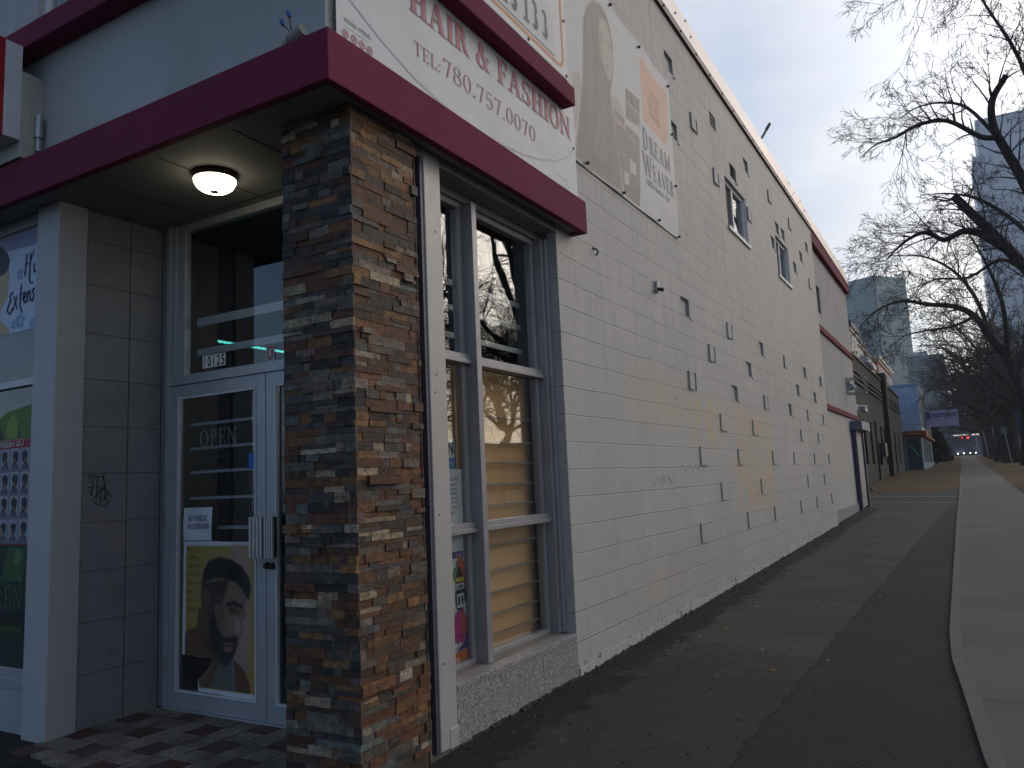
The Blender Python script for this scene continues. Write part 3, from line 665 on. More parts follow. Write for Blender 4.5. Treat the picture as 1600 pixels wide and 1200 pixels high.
# ---- shop window
GX = -2.69
win = thing('unused', '', '') if False else None
fr = MB()
fr.box(-2.725, -2.665, 3.50, 5.06, .3721, .402); fr.box(-2.725, -2.665, 3.50, 5.06, 3.20, 3.239)
fr.box(-2.725, -2.668, 4.045, 4.0899, .4021, 3.1999); fr.box(-2.725, -2.668, 4.1461, 4.175, .4021, 3.1999)
fr.box(-2.725, -2.668, 5.02, 5.0599, .4021, 3.1999)
fr.box(-2.73, -2.60, 5.06, 5.085, .3721, 3.2385); fr.box(-2.73, -2.575, 5.0851, 5.1285, .3721, 3.2385)
fro = fr.build('shop_window_frame', M_aluf, store, bevel=.002)
MB().box(-2.72, -2.587, 4.09, 4.146, .3725, 3.2385).build('mullion', M_aluf, store, bevel=.003)
for z in (1.145, 2.185):
    m_ = MB()
    for a, b in ((3.50, 4.0895), (4.1465, 5.0845)): m_.box(-2.72, -2.625, a, b, z, z+.028); m_.box(-2.72, -2.64, a, b, z+.0285, z+.060)
    m_.build('window_rail', M_aluf, store, bevel=.002)
for a, b in ((3.50, 4.045), (4.175, 5.02)):
    for z0, z1 in ((.402, 1.145), (1.206, 2.185), (2.246, 3.20)):
        MB().box(GX-.003, GX, a, b, z0, z1).build('window_pane', M_glass, store)
M_tan = mat('tan_backing_board', (.78, .46, .21), .7, 0, .10, 2)
MB().box(-2.80, -2.79, 4.12, 5.09, .37, 2.20).build('tan_blind', M_tan, store); MB().box(-2.80, -2.79, 3.45, 4.10, 1.30, 2.20).build('tan_blind', M_tan, store)
M_bar = mat('blind_bar', (.34, .30, .24), .5, .2); m_ = MB()
for z in (1.881, 1.713, 1.573, 1.428, 1.293, 1.035, .871, .729, .593, .468):
    m_.box(-2.758, -2.742, 4.15, 5.06, z-.006, z+.006)
    if z > 1.5: m_.box(-2.758, -2.742, 3.5, 4.06, z-.006, z+.006)
split_build(m_, 'blind_bar', M_bar, store)
m_ = MB()
for z in (2.757, 2.588, 2.404): m_.box(-2.82, -2.80, 3.45, 5.06, z-.022, z+.014)
split_build(m_, 'louvre_bar', mat('pale_louvre', (.60, .59, .56), .5, 0), store)
# ---- shop interior shell
m_ = MB()
m_.face([(-4.93, 3.62, 3.335), (-2.83, 3.62, 3.335), (-2.83, 9, 3.335), (-4.93, 9, 3.335)]); m_.face([(-12, 2.86, 3.34), (-4.931, 2.86, 3.34), (-4.931, 9, 3.34), (-12, 9, 3.34)]); m_.face([(-4.93, 3.575, .05), (-4.93, 9, .05), (-2.83, 9, .05), (-2.83, 3.575, .05)]); m_.face([(-4.935, 3.56, 0), (-4.935, 2.96, 0), (-4.935, 2.96, 3.34), (-4.935, 3.56, 3.34)]); m_.face([(-12, 9, 0), (-2.83, 9, 0), (-2.83, 9, 3.34), (-12, 9, 3.34)])
m_.face([(-12, 2.86, 0.05), (-12, 9, .05), (-4.931, 9, .05), (-4.931, 2.86, .05)]); m_.face([(-2.83, 5.1, 0), (-2.83, 9, 0), (-2.83, 9, 3.34), (-2.83, 5.1, 3.34)]); m_.face([(-12, 2.9, 0), (-12, 9, 0), (-12, 9, 3.34), (-12, 2.9, 3.34)])
m_.build('interior_shell', M_dark, store)
m_ = MB(); rs2 = random.Random(5)
shelf = thing('display_shelf', 'dark shelving with small goods seen dimly through the glass door', 'shelf', (-4.8, 6.0, .05))
MB().box(-6.2, -3.6, 6.0, 6.35, .06, 2.2).build('carcass', mat('shelf_dark', (.05, .04, .04), .7), shelf)
for i in range(4):
    for k in range(14):
        x = -6.1+k*.18; m_.cur = rs2.randrange(3); h = rs2.uniform(.12, .28); m_.box(x, x+.11, 5.92, 5.998, .35+i*.45, .35+i*.45+h)
m_.build('packets', [pc('packred', (.25, .03, .03)), pc('packbrown', (.12, .06, .03)), pc('packgrey', (.12, .12, .13))], shelf)
led = thing('led_strip', 'row of small turquoise lights along the shop ceiling behind the door glass', 'light strip', (-5.24, 4.1, 2.7))
m_ = MB(); y = 4.06
while y < 6.6: m_.box(-5.26, -5.235, y, y+.022, 2.69, 2.705); y += .045
m_.build('diodes', emit('led_turquoise', (.10, .75, .65), 1.2), led)
MB().box(-5.27, -5.2351, 4.0, 6.7, 2.7052, 2.72).build('track', M_steel, led)

# ---- entrance
FL = .045
m_ = MB(); m_.box(-12, -4.85, 3.50, 3.52, 0, 3.344) if False else None
# door frame
dfr = MB()
dfr.box(-4.79, -4.752, 3.49, 3.56, FL, 3.344).box(-4.7519, -4.70, 3.50, 3.56, 2.205, 3.344).box(-4.7, -4.615, 3.51, 3.56, 2.27, 3.344)
dfr.box(-4.7519, -2.95, 3.495, 3.56, 2.203, 2.268); dfr.box(-4.615, -2.95, 3.505, 3.56, 3.29, 3.344)
dfr.box(-4.7519, -2.95, 3.49, 3.57, FL-.02, FL+.012)
entry = dfr.build('entrance_frame', M_door, store, bevel=.002)
MB().box(-4.614, -2.95, 3.532, 3.536, 2.269, 3.289).build('transom_pane', M_glass, entry)
m_ = MB().box(-4.60, -2.95, 3.60, 3.612, 2.62, 2.68).box(-4.60, -2.95, 3.60, 3.612, 2.41, 2.458); split_build(m_, 'transom_bar', mat('bar_grey', (.42, .46, .50), .5, 0), entry)
def leaf(x0, x1, name, hx0, hx1, label):
    m_ = MB().box(x0, x0+.082, 3.505, 3.545, FL+.014, 2.20).box(x1-.082, x1, 3.505, 3.545, FL+.014, 2.20)
    m_.box(x0+.082, x1-.082, 3.505, 3.545, 2.115, 2.20).box(x0+.082, x1-.082, 3.505, 3.545, FL+.014, .165)
    d = m_.build(name, M_door, store, bevel=.002, label=label)
    m_ = MB().box(x0+.0821, x0+.094, 3.498, 3.52, .166, 2.114).box(x1-.094, x1-.0821, 3.498, 3.52, .166, 2.114).box(x0+.094, x1-.094, 3.498, 3.52, 2.103, 2.114).box(x0+.094, x1-.094, 3.498, 3.52, .166, .178)
    m_.build('glazing_bead', mat('bead_white', (.6, .62, .65), .4), d)
    MB().box(x0+.095, x1-.095, 3.522, 3.526, .179, 2.102).build('door_pane', M_glass, d)
    m_ = MB()
    for k in range(4): m_.box(hx0+k*(hx1-hx0)/4, hx0+(k+.68)*(hx1-hx0)/4, 3.436, 3.450, 1.046, 1.294)
    m_.cur = 1; m_.box(hx0, hx1, 3.4505, 3.468, 1.047, 1.293); m_.cur = 0
    m_.box(hx0+.02, hx0+.035, 3.4685, 3.503, 1.09, 1.11).box(hx0+.02, hx0+.035, 3.4685, 3.503, 1.23, 1.25)
    m_.build('handle', [mat('handle_ribs', (.50, .52, .50), .35, .4), M_blk], d)
    return d
d1 = leaf(-4.75, -3.822, 'entrance_door', -3.896, -3.775, 'glass door leaf carrying the large portrait poster')
d2 = leaf(-3.816, -2.90, 'entrance_door', -3.765, -3.685, 'second glass door leaf half hidden behind the stone pillar')
MB().tube((-3.798, 3.503, .994), (-3.798, 3.475, .994), .022, .019, 12).build('lock', M_brz, d1); MB().tube((-3.752, 3.503, .992), (-3.752, 3.475, .992), .022, .019, 12).build('lock', M_brz, d2)
for z in (.33, 1.30, 1.95): MB().box(-4.772, -4.757, 3.478, 3.489, z-.06, z+.06).build('hinge', M_steel, d1)
m_ = MB()
for z in (1.931, 1.763, 1.60, 1.423): m_.box(-4.66, -3.9, 3.60, 3.61, z-.009, z+.009)
m_.box(-4.38, -3.9, 3.60, 3.61, 1.212, 1.234)
split_build(m_, 'door_bar', mat('bar_grey2', (.40, .44, .48), .5, 0), d1)
MB().box(-4.86, -4.75, 3.60, 3.9, FL, 3.3).build('inner_jamb', mat('inner_jamb', (.10, .09, .07), .8), store)
# stone-tiled return wall
m_ = MB(); zj = [FL-.02, .372, .684, .996, 1.30, 1.612, 1.912, 2.22, 2.52, 2.845, 3.15, 3.344]
for z0, z1 in zip(zj, zj[1:]):
    for a, b in ((2.90, 3.252), (3.256, 3.50)): m_.box(-4.92, -4.85, a+.0015, b-.0015, z0+.0015, z1-.0015)
    m_.box(-4.8485, -4.792, 3.502, 3.55, z0+.03+.0015, min(z1+.03, 3.344)-.0015)
mw = m_.build('stone_tiled_wall', M_marb, store, bevel=.0015)
MB().box(-4.93, -4.855, 2.9, 3.55, 0, 3.344).box(-4.855, -4.80, 3.506, 3.545, 0, 3.344).build('tile_grout', M_dark, mw)
gr = random.Random(3); m_ = MB(); P = []
base = [[(3.0, 1.55), (2.99, 1.60), (3.06, 1.59), (3.10, 1.58)], [(3.02, 1.59), (3.01, 1.47), (3.0, 1.5)], [(3.05, 1.60), (3.04, 1.45), (3.08, 1.52), (3.07, 1.42)], [(3.09, 1.58), (3.10, 1.44), (3.12, 1.50)], [(2.98, 1.52), (3.05, 1.53), (3.13, 1.49)], [(3.03, 1.42), (3.10, 1.40), (3.13, 1.43), (3.06, 1.46)], [(3.02, 1.44), (3.06, 1.50), (3.11, 1.55)], [(3.08, 1.61), (3.10, 1.52), (3.14, 1.46)]]
for pl in base:
    m_.path([(-4.8488, a, b) for a, b in pl], .0028, 5)
m_.build('graffiti_tag', M_blk, mw)
# left column and left shop window
MB().box(-5.08, -4.832, 2.745, 2.935, .02, 3.344).build('entrance_column', mat('column_paint', (.40, .41, .42), .5, 0, .08, 3), store, bevel=.006)
m_ = MB().box(-12, -5.081, 2.79, 2.85, .298, .36).box(-12, -5.081, 2.80, 2.85, .3601, .418).box(-12, -5.081, 2.79, 2.85, 2.20, 2.245).box(-12, -5.081, 2.79, 2.85, 3.275, 3.344)
m_.build('front_window_frame', M_door, store, bevel=.002)
MB().box(-12, -5.081, 2.795, 2.84, .0, .297).build('front_bulkhead', mat('bulkhead_paint', (.33, .35, .37), .7, 0, .15, 4), store)
MB().box(-12, -5.082, 2.818, 2.822, .418, 2.20).box(-12, -5.082, 2.818, 2.822, 2.245, 3.275).build('front_window_pane', M_glass, store)
# entrance paving
def pave_mat(n, c):
    t = NT(n); t.set(.7, 0, .3); g = t.noise(70, 4, rough=.7)
    x = t.mix(t.mr(g, .45, .6), c, tuple(q*.45 for q in c)); x = t.mix(t.mr(t.noise(5, 6, rough=.7), .4, .62, 0, .8), x, (.075, .065, .055)); t.col(x); t.bump(g, .5, .003); return t.m
cream, red = pave_mat('cream_tile', (.27, .235, .19)), pave_mat('red_tile', (.10, .036, .032))
m_ = MB(); T = .1685; i0 = 0
for i in range(13):
    for jj in range(6):
        x = -4.85+i*T; y = 3.53-(jj+1)*T
        if x > -2.72 or y+T < 2.55: continue
        if jj == 5: y0 = y+.04+.02*math.sin(i*1.9)
        else: y0 = y
        m_.cur = 1 if i % 2 == 0 and ((4-jj)-(i-2)//2) % 2 == 0 else 0
        m_.box(x+.0045, x+T-.0045, y0+.0045, y+T-.0045, 0, .0490+.0006*((i*7+jj*3) % 5))
m_.build('entrance_paving', [cream, red], store)
# house number
hn = MB(); 
for k in range(5): hn.box(-4.449+k*.0455, -4.449+k*.0455+.043, 3.5295, 3.5315, 2.300, 2.384)
hno = hn.build('house_number', mat('number_tile', (.80, .80, .78), .5), entry)
for k, ch in enumerate('10125'): btext(ch, .098, M_blk, hno, -4.449+k*.0455+.0215, 2.309, toY(3.529), 'digit', .72, 'CENTER', .0008, off=.002)
# small sticker on transom
stk = thing('alarm_sticker', 'small shield-shaped red and white sticker at the lower right of the glass above the door', 'sticker', (-3.8, 3.53, 2.27))
MB().box(-3.837, -3.762, 3.529, 3.5312, 2.268, 2.380).build('backing', pc('stickergrey', (.35, .35, .36)), stk)
m_ = MB(); m_.face([(-3.825, 3.5285, 2.37), (-3.825, 3.5285, 2.31), (-3.80, 3.5285, 2.28), (-3.775, 3.5285, 2.31), (-3.775, 3.5285, 2.37)]); m_.cur = 1
m_.face([(-3.815, 3.528, 2.36), (-3.815, 3.528, 2.315), (-3.80, 3.528, 2.295), (-3.785, 3.528, 2.315), (-3.785, 3.528, 2.36)]); m_.build('shield', [pc('shieldred', (.25, .05, .06)), pc('shieldwhite', (.4, .4, .42))], stk)

# ================================================================ lamp
lamp = thing('ceiling_lamp', 'round frosted dome lamp glowing under the entrance canopy', 'lamp', (-3.72, 3.03, 3.2))
MB().lathe(-3.72, 3.03, [(0, 3.343), (.129, 3.343), (.129, 3.325), (.124, 3.3085), (.0, 3.31)], 32).build('rim', M_brz, lamp, smooth=True)
prof = [(.122, 3.307), (.12, 3.29), (.105, 3.262), (.08, 3.243), (.045, 3.232), (0, 3.228)]
MB().lathe(-3.72, 3.03, prof, 32).build('glass_dome', emit('lamp_glow', (1, .90, .68), 7.5), lamp, smooth=True)
MB().lathe(-3.71, 3.02, [(.026, 3.2285), (.018, 3.223), (0, 3.2215)], 14).build('finial', mat('lamp_finial', (.30, .2, .09), .5), lamp, smooth=True)

# ================================================================ posters, paper and signs at the entrance
skinc = {'border': pc('white', (.62, .64, .66)), 'olive': pc('olive', (.36, .27, .07)), 'mauve': pc('mauve', (.36, .22, .24)), 'pinkish': pc('pinkish', (.44, .27, .22)), 'orange': pc('ochre', (.50, .25, .05)),
 'skin_dark': pc('skindark', (.155, .075, .042)), 'shirt': pc('shirt', (.14, .15, .12)), 'strap': pc('strap', (.14, .17, .24)), 'fade': pc('fade', (.085, .055, .042)), 'skin': pc('skin', (.27, .155, .10)), 'skin_light': pc('skinlight', (.40, .25, .22)),
 'hair': pc('hair', (.016, .015, .018)), 'ear': pc('ear', (.17, .09, .055)), 'lips': pc('lips', (.24, .10, .08))}
MAN = [
 ('border',[(-4.609,1.141),(-3.856,1.137),(-3.861,0.179),(-4.457,0.182),(-4.457,0.254),(-4.342,0.349),(-4.33,0.4),(-4.618,0.405)]),
 ('olive',[(-4.581,1.11),(-3.884,1.111),(-3.886,0.207),(-4.444,0.208),(-4.457,0.254),(-4.342,0.349),(-4.33,0.4),(-4.586,0.403)]),
 ('mauve',[(-4.149,1.111),(-4.033,1.111),(-4.009,0.729),(-3.998,0.327),(-4.106,0.302),(-4.131,0.724)]),
 ('pinkish',[(-4.107,1.111),(-3.997,1.111),(-3.98,0.796),(-3.986,0.472),(-4.034,0.437),(-4.063,0.727)]),
 ('orange',[(-3.941,1.058),(-3.884,1.111),(-3.886,0.207),(-3.958,0.212),(-3.933,0.571)]),
 ('skin_dark',[(-4.449,0.712),(-4.474,0.588),(-4.572,0.563),(-4.587,0.534),(-4.588,0.403),(-4.33,0.4),(-4.342,0.349),(-4.45,0.261),(-4.441,0.212),(-4.253,0.217),(-3.968,0.211),(-3.982,0.281),(-4.034,0.356),(-4.131,0.414),(-4.2,0.45),(-4.25,0.52),(-4.28,0.60),(-4.358,0.70)]),
 ('shirt',[(-4.264,0.388),(-4.199,0.357),(-4.135,0.405),(-4.101,0.219),(-4.334,0.215)]),
 ('strap',[(-4.145,0.396),(-4.126,0.414),(-4.106,0.217),(-4.13,0.217)]),
 ('fade',[(-4.421,0.874),(-4.169,0.906),(-4.176,0.789),(-4.218,0.721),(-4.286,0.735),(-4.301,0.617),(-4.344,0.623),(-4.388,0.672),(-4.43,0.712),(-4.431,0.797)]),
 ('skin',[(-4.191,0.822),(-4.169,0.892),(-4.094,0.878),(-4.038,0.84),(-3.997,0.782),(-4.019,0.729),(-4.007,0.672),(-4.046,0.649),(-4.036,0.582),(-4.053,0.552),(-4.08,0.54),(-4.072,0.507),(-4.106,0.445),(-4.199,0.409),(-4.275,0.486),(-4.301,0.617),(-4.296,0.718),(-4.231,0.74)]),
 ('skin_light',[(-4.106,0.673),(-4.072,0.661),(-4.048,0.584),(-4.067,0.561),(-4.116,0.571),(-4.126,0.61)]),
 ('hair',[(-4.426,0.849),(-4.412,0.948),(-4.36,1.014),(-4.257,1.042),(-4.144,1.027),(-4.053,0.988),(-3.985,0.923),(-3.956,0.845),(-3.985,0.776),(-4.009,0.791),(-4.053,0.846),(-4.107,0.882),(-4.169,0.891),(-4.219,0.905),(-4.32,0.896),(-4.385,0.875)]),
 ('ear',[(-4.411,0.829),(-4.359,0.837),(-4.338,0.783),(-4.368,0.698),(-4.404,0.713)]),
 ('hair',[(-4.301,0.701),(-4.342,0.624),(-4.331,0.479),(-4.267,0.384),(-4.192,0.357),(-4.14,0.393),(-4.104,0.461),(-4.077,0.537),(-4.131,0.552),(-4.2,0.537),(-4.235,0.554),(-4.276,0.619)]),
 ('lips',[(-4.215,0.496),(-4.143,0.512),(-4.109,0.493),(-4.14,0.468),(-4.185,0.439),(-4.22,0.457)]),
 ('skin_dark',[(-4.2,0.487),(-4.145,0.496),(-4.155,0.477),(-4.19,0.462)]),
 ('hair',[(-4.191,0.749),(-4.111,0.766),(-4.043,0.741),(-4.058,0.724),(-4.131,0.738),(-4.186,0.726)]),
 ('hair',[(-4.176,0.716),(-4.141,0.724),(-4.111,0.705),(-4.146,0.701)]),
]
po = thing('portrait_poster', 'torn poster of a bearded man with short dark hair on the lower door', 'poster', (-4.2, 3.5, .18))
RGB = {'border': (.62, .64, .66), 'olive': (.34, .26, .075), 'mauve': (.34, .22, .22), 'pinkish': (.40, .25, .20), 'orange': (.44, .23, .06), 'skin_dark': (.125, .065, .040), 'shirt': (.12, .13, .105), 'strap': (.13, .16, .22), 'fade': (.060, .042, .034), 'skin': (.21, .125, .082), 'skin_light': (.36, .23, .20), 'hair': (.014, .014, .017), 'ear': (.13, .072, .045), 'lips': (.17, .085, .065)}
BL = {'border': 0, 'olive': 0, 'mauve': 5, 'pinkish': 5, 'orange': 3, 'skin_dark': 1.2, 'shirt': 1, 'strap': .8, 'fade': 2.2, 'skin': 1.6, 'skin_light': 2.5, 'hair': 1.1, 'ear': 1.2, 'lips': 1.0}
LAY = [(RGB[c_], p_, BL[c_], 1) for c_, p_ in MAN]
def el(cx, cz, a_, b_, n=18): return [(cx+a_*math.cos(2*math.pi*i/n), cz+b_*math.sin(2*math.pi*i/n)) for i in range(n)]
k_ = 10
LAY[9:9] = [((.03, .022, .02), [(-4.42, .86), (-4.2, .90), (-4.2, .82), (-4.42, .78)], 4, .8), ((.06, .035, .024), el(-4.33, .56, .06, .14), 5, .7)]
LAY += [((.30, .19, .13), el(-4.12, .83, .045, .03), 4, .6), ((.26, .16, .115), el(-4.16, .63, .05, .05), 5, .6), ((.09, .05, .035), el(-4.24, .66, .035, .10), 5, .6), ((.07, .04, .03), el(-4.12, .70, .045, .018), 3, .7), ((.07, .045, .035), el(-4.10, .55, .02, .012), 1.5, .6),
 ((.05, .03, .022), el(-4.372, .77, .014, .035), 1.6, .7), ((.20, .115, .075), el(-4.393, .79, .008, .03), 1.5, .6), ((.012, .012, .014), [(-4.191, .751), (-4.111, .768), (-4.043, .741), (-4.05, .728), (-4.12, .746), (-4.186, .736)], .6, .9), ((.01, .01, .01), el(-4.145, .711, .02, .008), .6, .95), ((.25, .22, .21), el(-4.160, .712, .005, .004), .5, .6), ((.012, .01, .01), el(-4.04, .725, .012, .006), .6, .8),
 ((.42, .30, .28), el(-4.075, .62, .010, .035), 1.8, .6), ((.24, .12, .10), [(-4.205, .470), (-4.15, .478), (-4.12, .468), (-4.15, .448), (-4.19, .446)], .8, .8), ((.05, .02, .018), [(-4.215, .487), (-4.14, .492), (-4.112, .487), (-4.14, .480), (-4.2, .478)], .5, .9),
 ((.05, .03, .02), el(-4.30, .43, .05, .10), 6, .6), ((.09, .09, .08), el(-4.22, .30, .03, .08), 5, .5), ((.17, .09, .055), el(-4.06, .30, .04, .06), 5, .5), ((.19, .10, .06), el(-4.47, .47, .05, .06), 6, .5), ((.18, .085, .035), el(-4.40, .29, .05, .05), 5, .6)]
U_, V_, im_ = raster(LAY, -4.62, -3.85, .175, 1.145, 200, 250, (.5, .5, .5))
pm = print_sheet('printed_sheet', po, U_, V_, im_, toY(3.513), print_mat('poster_print', .4), keep=MAN[0][1])
m_ = MB(); rs3 = random.Random(2)
for k in range(8):
    x = -4.565; z = 1.085-k*.055
    for q in range(rs3.randrange(4, 9)):
        dx = rs3.uniform(.008, .02); m_.path([(x, 3.506, z), (x+dx*.4, 3.506, z+rs3.uniform(.006, .018)), (x+dx, 3.506, z-.002)], .0011, 4); x += dx+rs3.choice([.002, .002, .012])
m_.build('handwriting', pc('ink', (.14, .08, .02)), po)
no = thing('paper_notice', 'white paper notice reading NO PUBLIC WASHROOM taped inside the door', 'notice', (-4.46, 3.5, 1.15))
m_ = MB()
for i in range(6):
    for k in range(5):
        f = lambda a, b: (-4.609+.281*a/6, 3.512-.004*math.sin(a*1.1+b*.8), 1.146+.216*b/5)
        m_.face([f(i, k), f(i+1, k), f(i+1, k+1), f(i, k+1)])
m_.build('sheet', mat('paper', (.62, .66, .70), .8, 0, .05), no, smooth=True)
ink = pc('blackink', (.03, .03, .04))
serif('NO PUBLIC', .036, .205, ink, no, -4.562, 1.275, toY(3.505), .17, .06); serif('WASHROOM', .036, .215, ink, no, -4.562, 1.222, toY(3.505), .17, .06)
bs = thing('blue_sticker', 'square blue sticker with a white curved mark on the right of the door glass', 'sticker', (-3.943, 3.51, 1.595))
MB().box(-3.987, -3.908, 3.5165, 3.5185, 1.595, 1.697).build('sheet', pc('blue', (.02, .16, .50)), bs)
m_ = MB()
for q in arc(-3.947, 1.64, .025, .02, 30, 150, .004, .004)+arc(-3.947, 1.632, .016, .012, 30, 150, .004, .004): m_.face([(a, 3.516, b) for a, b in q])
m_.box(-3.962, -3.932, 3.5155, 3.516, 1.618, 1.623); m_.build('mark', pc('paleblue', (.2, .35, .6)), bs)
for k, z in enumerate((1.52, 1.34)):
    hx = thing('hexagon_decal', ['thin white hexagon outline decal below the blue sticker on the door', 'lower faint hexagon decal just above the paper level on the door'][k], 'decal', (-3.94, 3.51, z))
    m_ = MB(); pts = [(-3.945+.04*math.cos(R(30+60*i)), 3.517, z+.046*math.sin(R(30+60*i))) for i in range(7)]; m_.path(pts, .0016, 4); m_.path([(-3.975, 3.517, z), (-3.915, 3.517, z)], .001, 4); m_.build('outline', pc('decalgrey', (.25, .27, .27)), hx)
op = thing('open_sign', 'unlit OPEN sign hanging inside the upper glass of the door', 'sign', (-4.34, 3.6, 1.77))
serif('OPEN', .115, .37, mat('unlit_tube', (.30, .36, .38), .5), op, -4.531, 1.768, toY(3.575), .13, .05)
m_ = MB()
for q in arc(-4.2, 1.86, .07, .07, -60, 80, .006, .006)+arc(-4.34, 1.80, .22, .11, 200, 300, .006, .006): m_.face([(a, 3.577, b) for a, b in q])
m_.build('swash', mat('unlit_tube2', (.10, .13, .13), .5), op)
# left window posters
hx1 = thing('hair_extension_poster', 'pale blue poster with a woman in profile and script lettering, upper left window', 'poster', (-5.45, 2.83, 2.58))
LC = {'paper': pc('paleblue2', (.50, .60, .74)), 'band': pc('bandblue', (.30, .30, .45)), 'hair': pc('hair2', (.05, .06, .08)), 'skin': pc('skin2', (.50, .36, .22)), 'fl': pc('flower', (.22, .36, .62)), 'txt': pc('scripttxt', (.07, .05, .10))}
lay = [('paper', [(-6.1, 2.583), (-5.185, 2.579), (-5.185, 3.273), (-6.1, 3.273)]), ('band', [(-6.1, 3.18), (-5.80, 3.177), (-5.586, 3.166), (-5.188, 3.149), (-5.188, 3.272), (-6.1, 3.272)]),
 ('skin', [(-5.80, 2.62), (-5.719, 3.032), (-5.576, 3.021), (-5.544, 3.06), (-5.531, 2.97), (-5.546, 2.933), (-5.536, 2.893), (-5.547, 2.856), (-5.562, 2.819), (-5.613, 2.788), (-5.64, 2.70), (-5.587, 2.66), (-5.515, 2.619), (-5.521, 2.584), (-5.9, 2.584)]),
 ('hair', [(-5.85, 3.0), (-5.83, 3.22), (-5.733, 3.245), (-5.642, 3.212), (-5.567, 3.153), (-5.532, 3.097), (-5.543, 3.05), (-5.576, 3.017), (-5.66, 3.00), (-5.70, 2.86), (-5.78, 2.80)])]
poly_obj(lay, 'printed_sheet', hx1, toY(2.8165), {**LC}, .0003)
m_ = MB(); fr_ = random.Random(1)
for cx, cz, s in ((-5.40, 2.975, .035), (-5.38, 2.655, .05), (-5.46, 2.64, .03), (-5.29, 3.20, .04), (-5.45, 3.21, .03), (-5.23, 2.62, .03)):
    for k in range(5):
        a = R(72*k+10); c2 = (cx+s*.7*math.cos(a), cz+s*.7*math.sin(a)); m_.face([(c2[0]+s*.42*math.cos(R(45*i)), 2.8145-.0001*k, c2[1]+s*.42*math.sin(R(45*i))) for i in range(8)])
m_.build('flowers', LC['fl'], hx1)
m_ = MB()
def scr(pts, r=.0042): m_.path([(a, 2.8125, b) for a, b in pts], r, 5)
scr([(-5.318, 3.10), (-5.325, 3.04), (-5.338, 2.95)]); scr([(-5.272, 3.10), (-5.278, 3.02), (-5.282, 2.93), (-5.27, 2.895), (-5.235, 2.89)]); scr([(-5.335, 3.03), (-5.28, 3.035), (-5.25, 3.08), (-5.235, 3.115)], .0025); scr([(-5.232, 3.02), (-5.225, 2.96), (-5.19, 2.96)])
scr([(-5.475, 2.865), (-5.51, 2.845), (-5.50, 2.81), (-5.525, 2.78), (-5.54, 2.74), (-5.51, 2.715), (-5.47, 2.75)]); scr([(-5.46, 2.83), (-5.42, 2.74)]); scr([(-5.42, 2.83), (-5.47, 2.735)], .003); scr([(-5.375, 2.90), (-5.385, 2.76), (-5.36, 2.71)]); scr([(-5.40, 2.83), (-5.35, 2.84)], .0025)
scr([(-5.35, 2.79), (-5.315, 2.815), (-5.33, 2.845), (-5.35, 2.80), (-5.33, 2.765), (-5.305, 2.78)]); scr([(-5.295, 2.84), (-5.30, 2.77)]); scr([(-5.295, 2.82), (-5.27, 2.845), (-5.265, 2.77), (-5.25, 2.78)]); scr([(-5.215, 2.85), (-5.24, 2.84), (-5.22, 2.80), (-5.235, 2.765), (-5.25, 2.775)])
m_.build('script_lettering', LC['txt'], hx1)
fc = thing('haircut_chart_poster', 'poster with rows of haircut portraits under a red title in the lower left shop window', 'poster', (-5.45, 2.83, 1.18))
m_ = MB(); mats = [pc('grid', (.13, .15, .19)), pc('titlered', (.30, .02, .05)), pc('blackhair', (.015, .015, .02)), pc('tanface', (.20, .12, .09)), pc('greycell', (.30, .33, .38)), pc('shirtblue', (.06, .08, .14))]
m_.box(-6.0, -5.205, 2.8190, 2.8192, 1.178, 1.855) if False else m_.face([(-6.0, 2.8165, 1.178), (-5.205, 2.8165, 1.178), (-5.205, 2.8165, 1.855), (-6.0, 2.8165, 1.855)])
m_.cur = 1; m_.face([(-6.0, 2.816, 1.80), (-5.205, 2.816, 1.80), (-5.205, 2.816, 1.855), (-6.0, 2.816, 1.855)]); m_.face([(-6, 2.816, 1.178), (-5.205, 2.816, 1.178), (-5.205, 2.816, 1.186), (-6, 2.816, 1.186)])
rk = random.Random(9)
for r_i in range(4):
    for c_i in range(7):
        cx = -5.262-c_i*.118; cz = 1.73-r_i*.153
        m_.cur = 4; m_.face([(cx-.054, 2.8158, cz-.07), (cx+.054, 2.8158, cz-.07), (cx+.054, 2.8158, cz+.07), (cx-.054, 2.8158, cz+.07)])
        sg = rk.choice((-1, 1)); ell = lambda x, z, a, b, d, n=12: m_.face([(x+a*math.cos(2*math.pi*i/n), d, z+b*math.sin(2*math.pi*i/n)) for i in range(n)])
        m_.cur = 5; m_.face([(cx-.048, 2.8154, cz-.068), (cx+.048, 2.8154, cz-.068), (cx+.03, 2.8154, cz-.035), (cx-.03, 2.8154, cz-.035)])
        m_.cur = 3; ell(cx, cz-.005, .026, .036, 2.8150); m_.face([(cx-.014, 2.8152, cz-.055), (cx+.014, 2.8152, cz-.055), (cx+.014, 2.8152, cz-.02), (cx-.014, 2.8152, cz-.02)])
        m_.cur = 2; h = rk.uniform(.018, .03); ell(cx-sg*.006, cz+.026, .034, h, 2.8146); ell(cx-sg*.02, cz+.006, .014, .026, 2.8144)
        if rk.random() < .5: ell(cx+sg*.008, cz-.03, .016, .012, 2.8143)
m_.build('printed_sheet', mats, fc)
btext('FRESH GU', .048, pc('titlewhite', (.5, .5, .52)), fc, -5.56, 1.812, toY(2.8145), 'title', 1.3, off=.0012)
g1 = thing('green_style_poster', 'green poster of a figure above the haircut chart in the left shop window', 'poster', (-5.4, 2.83, 1.86))
gc = {'bg': pc('leafgreen', (.09, .17, .03)), 'dk': pc('darkfig', (.03, .04, .03)), 'lt': pc('lime', (.20, .30, .05))}
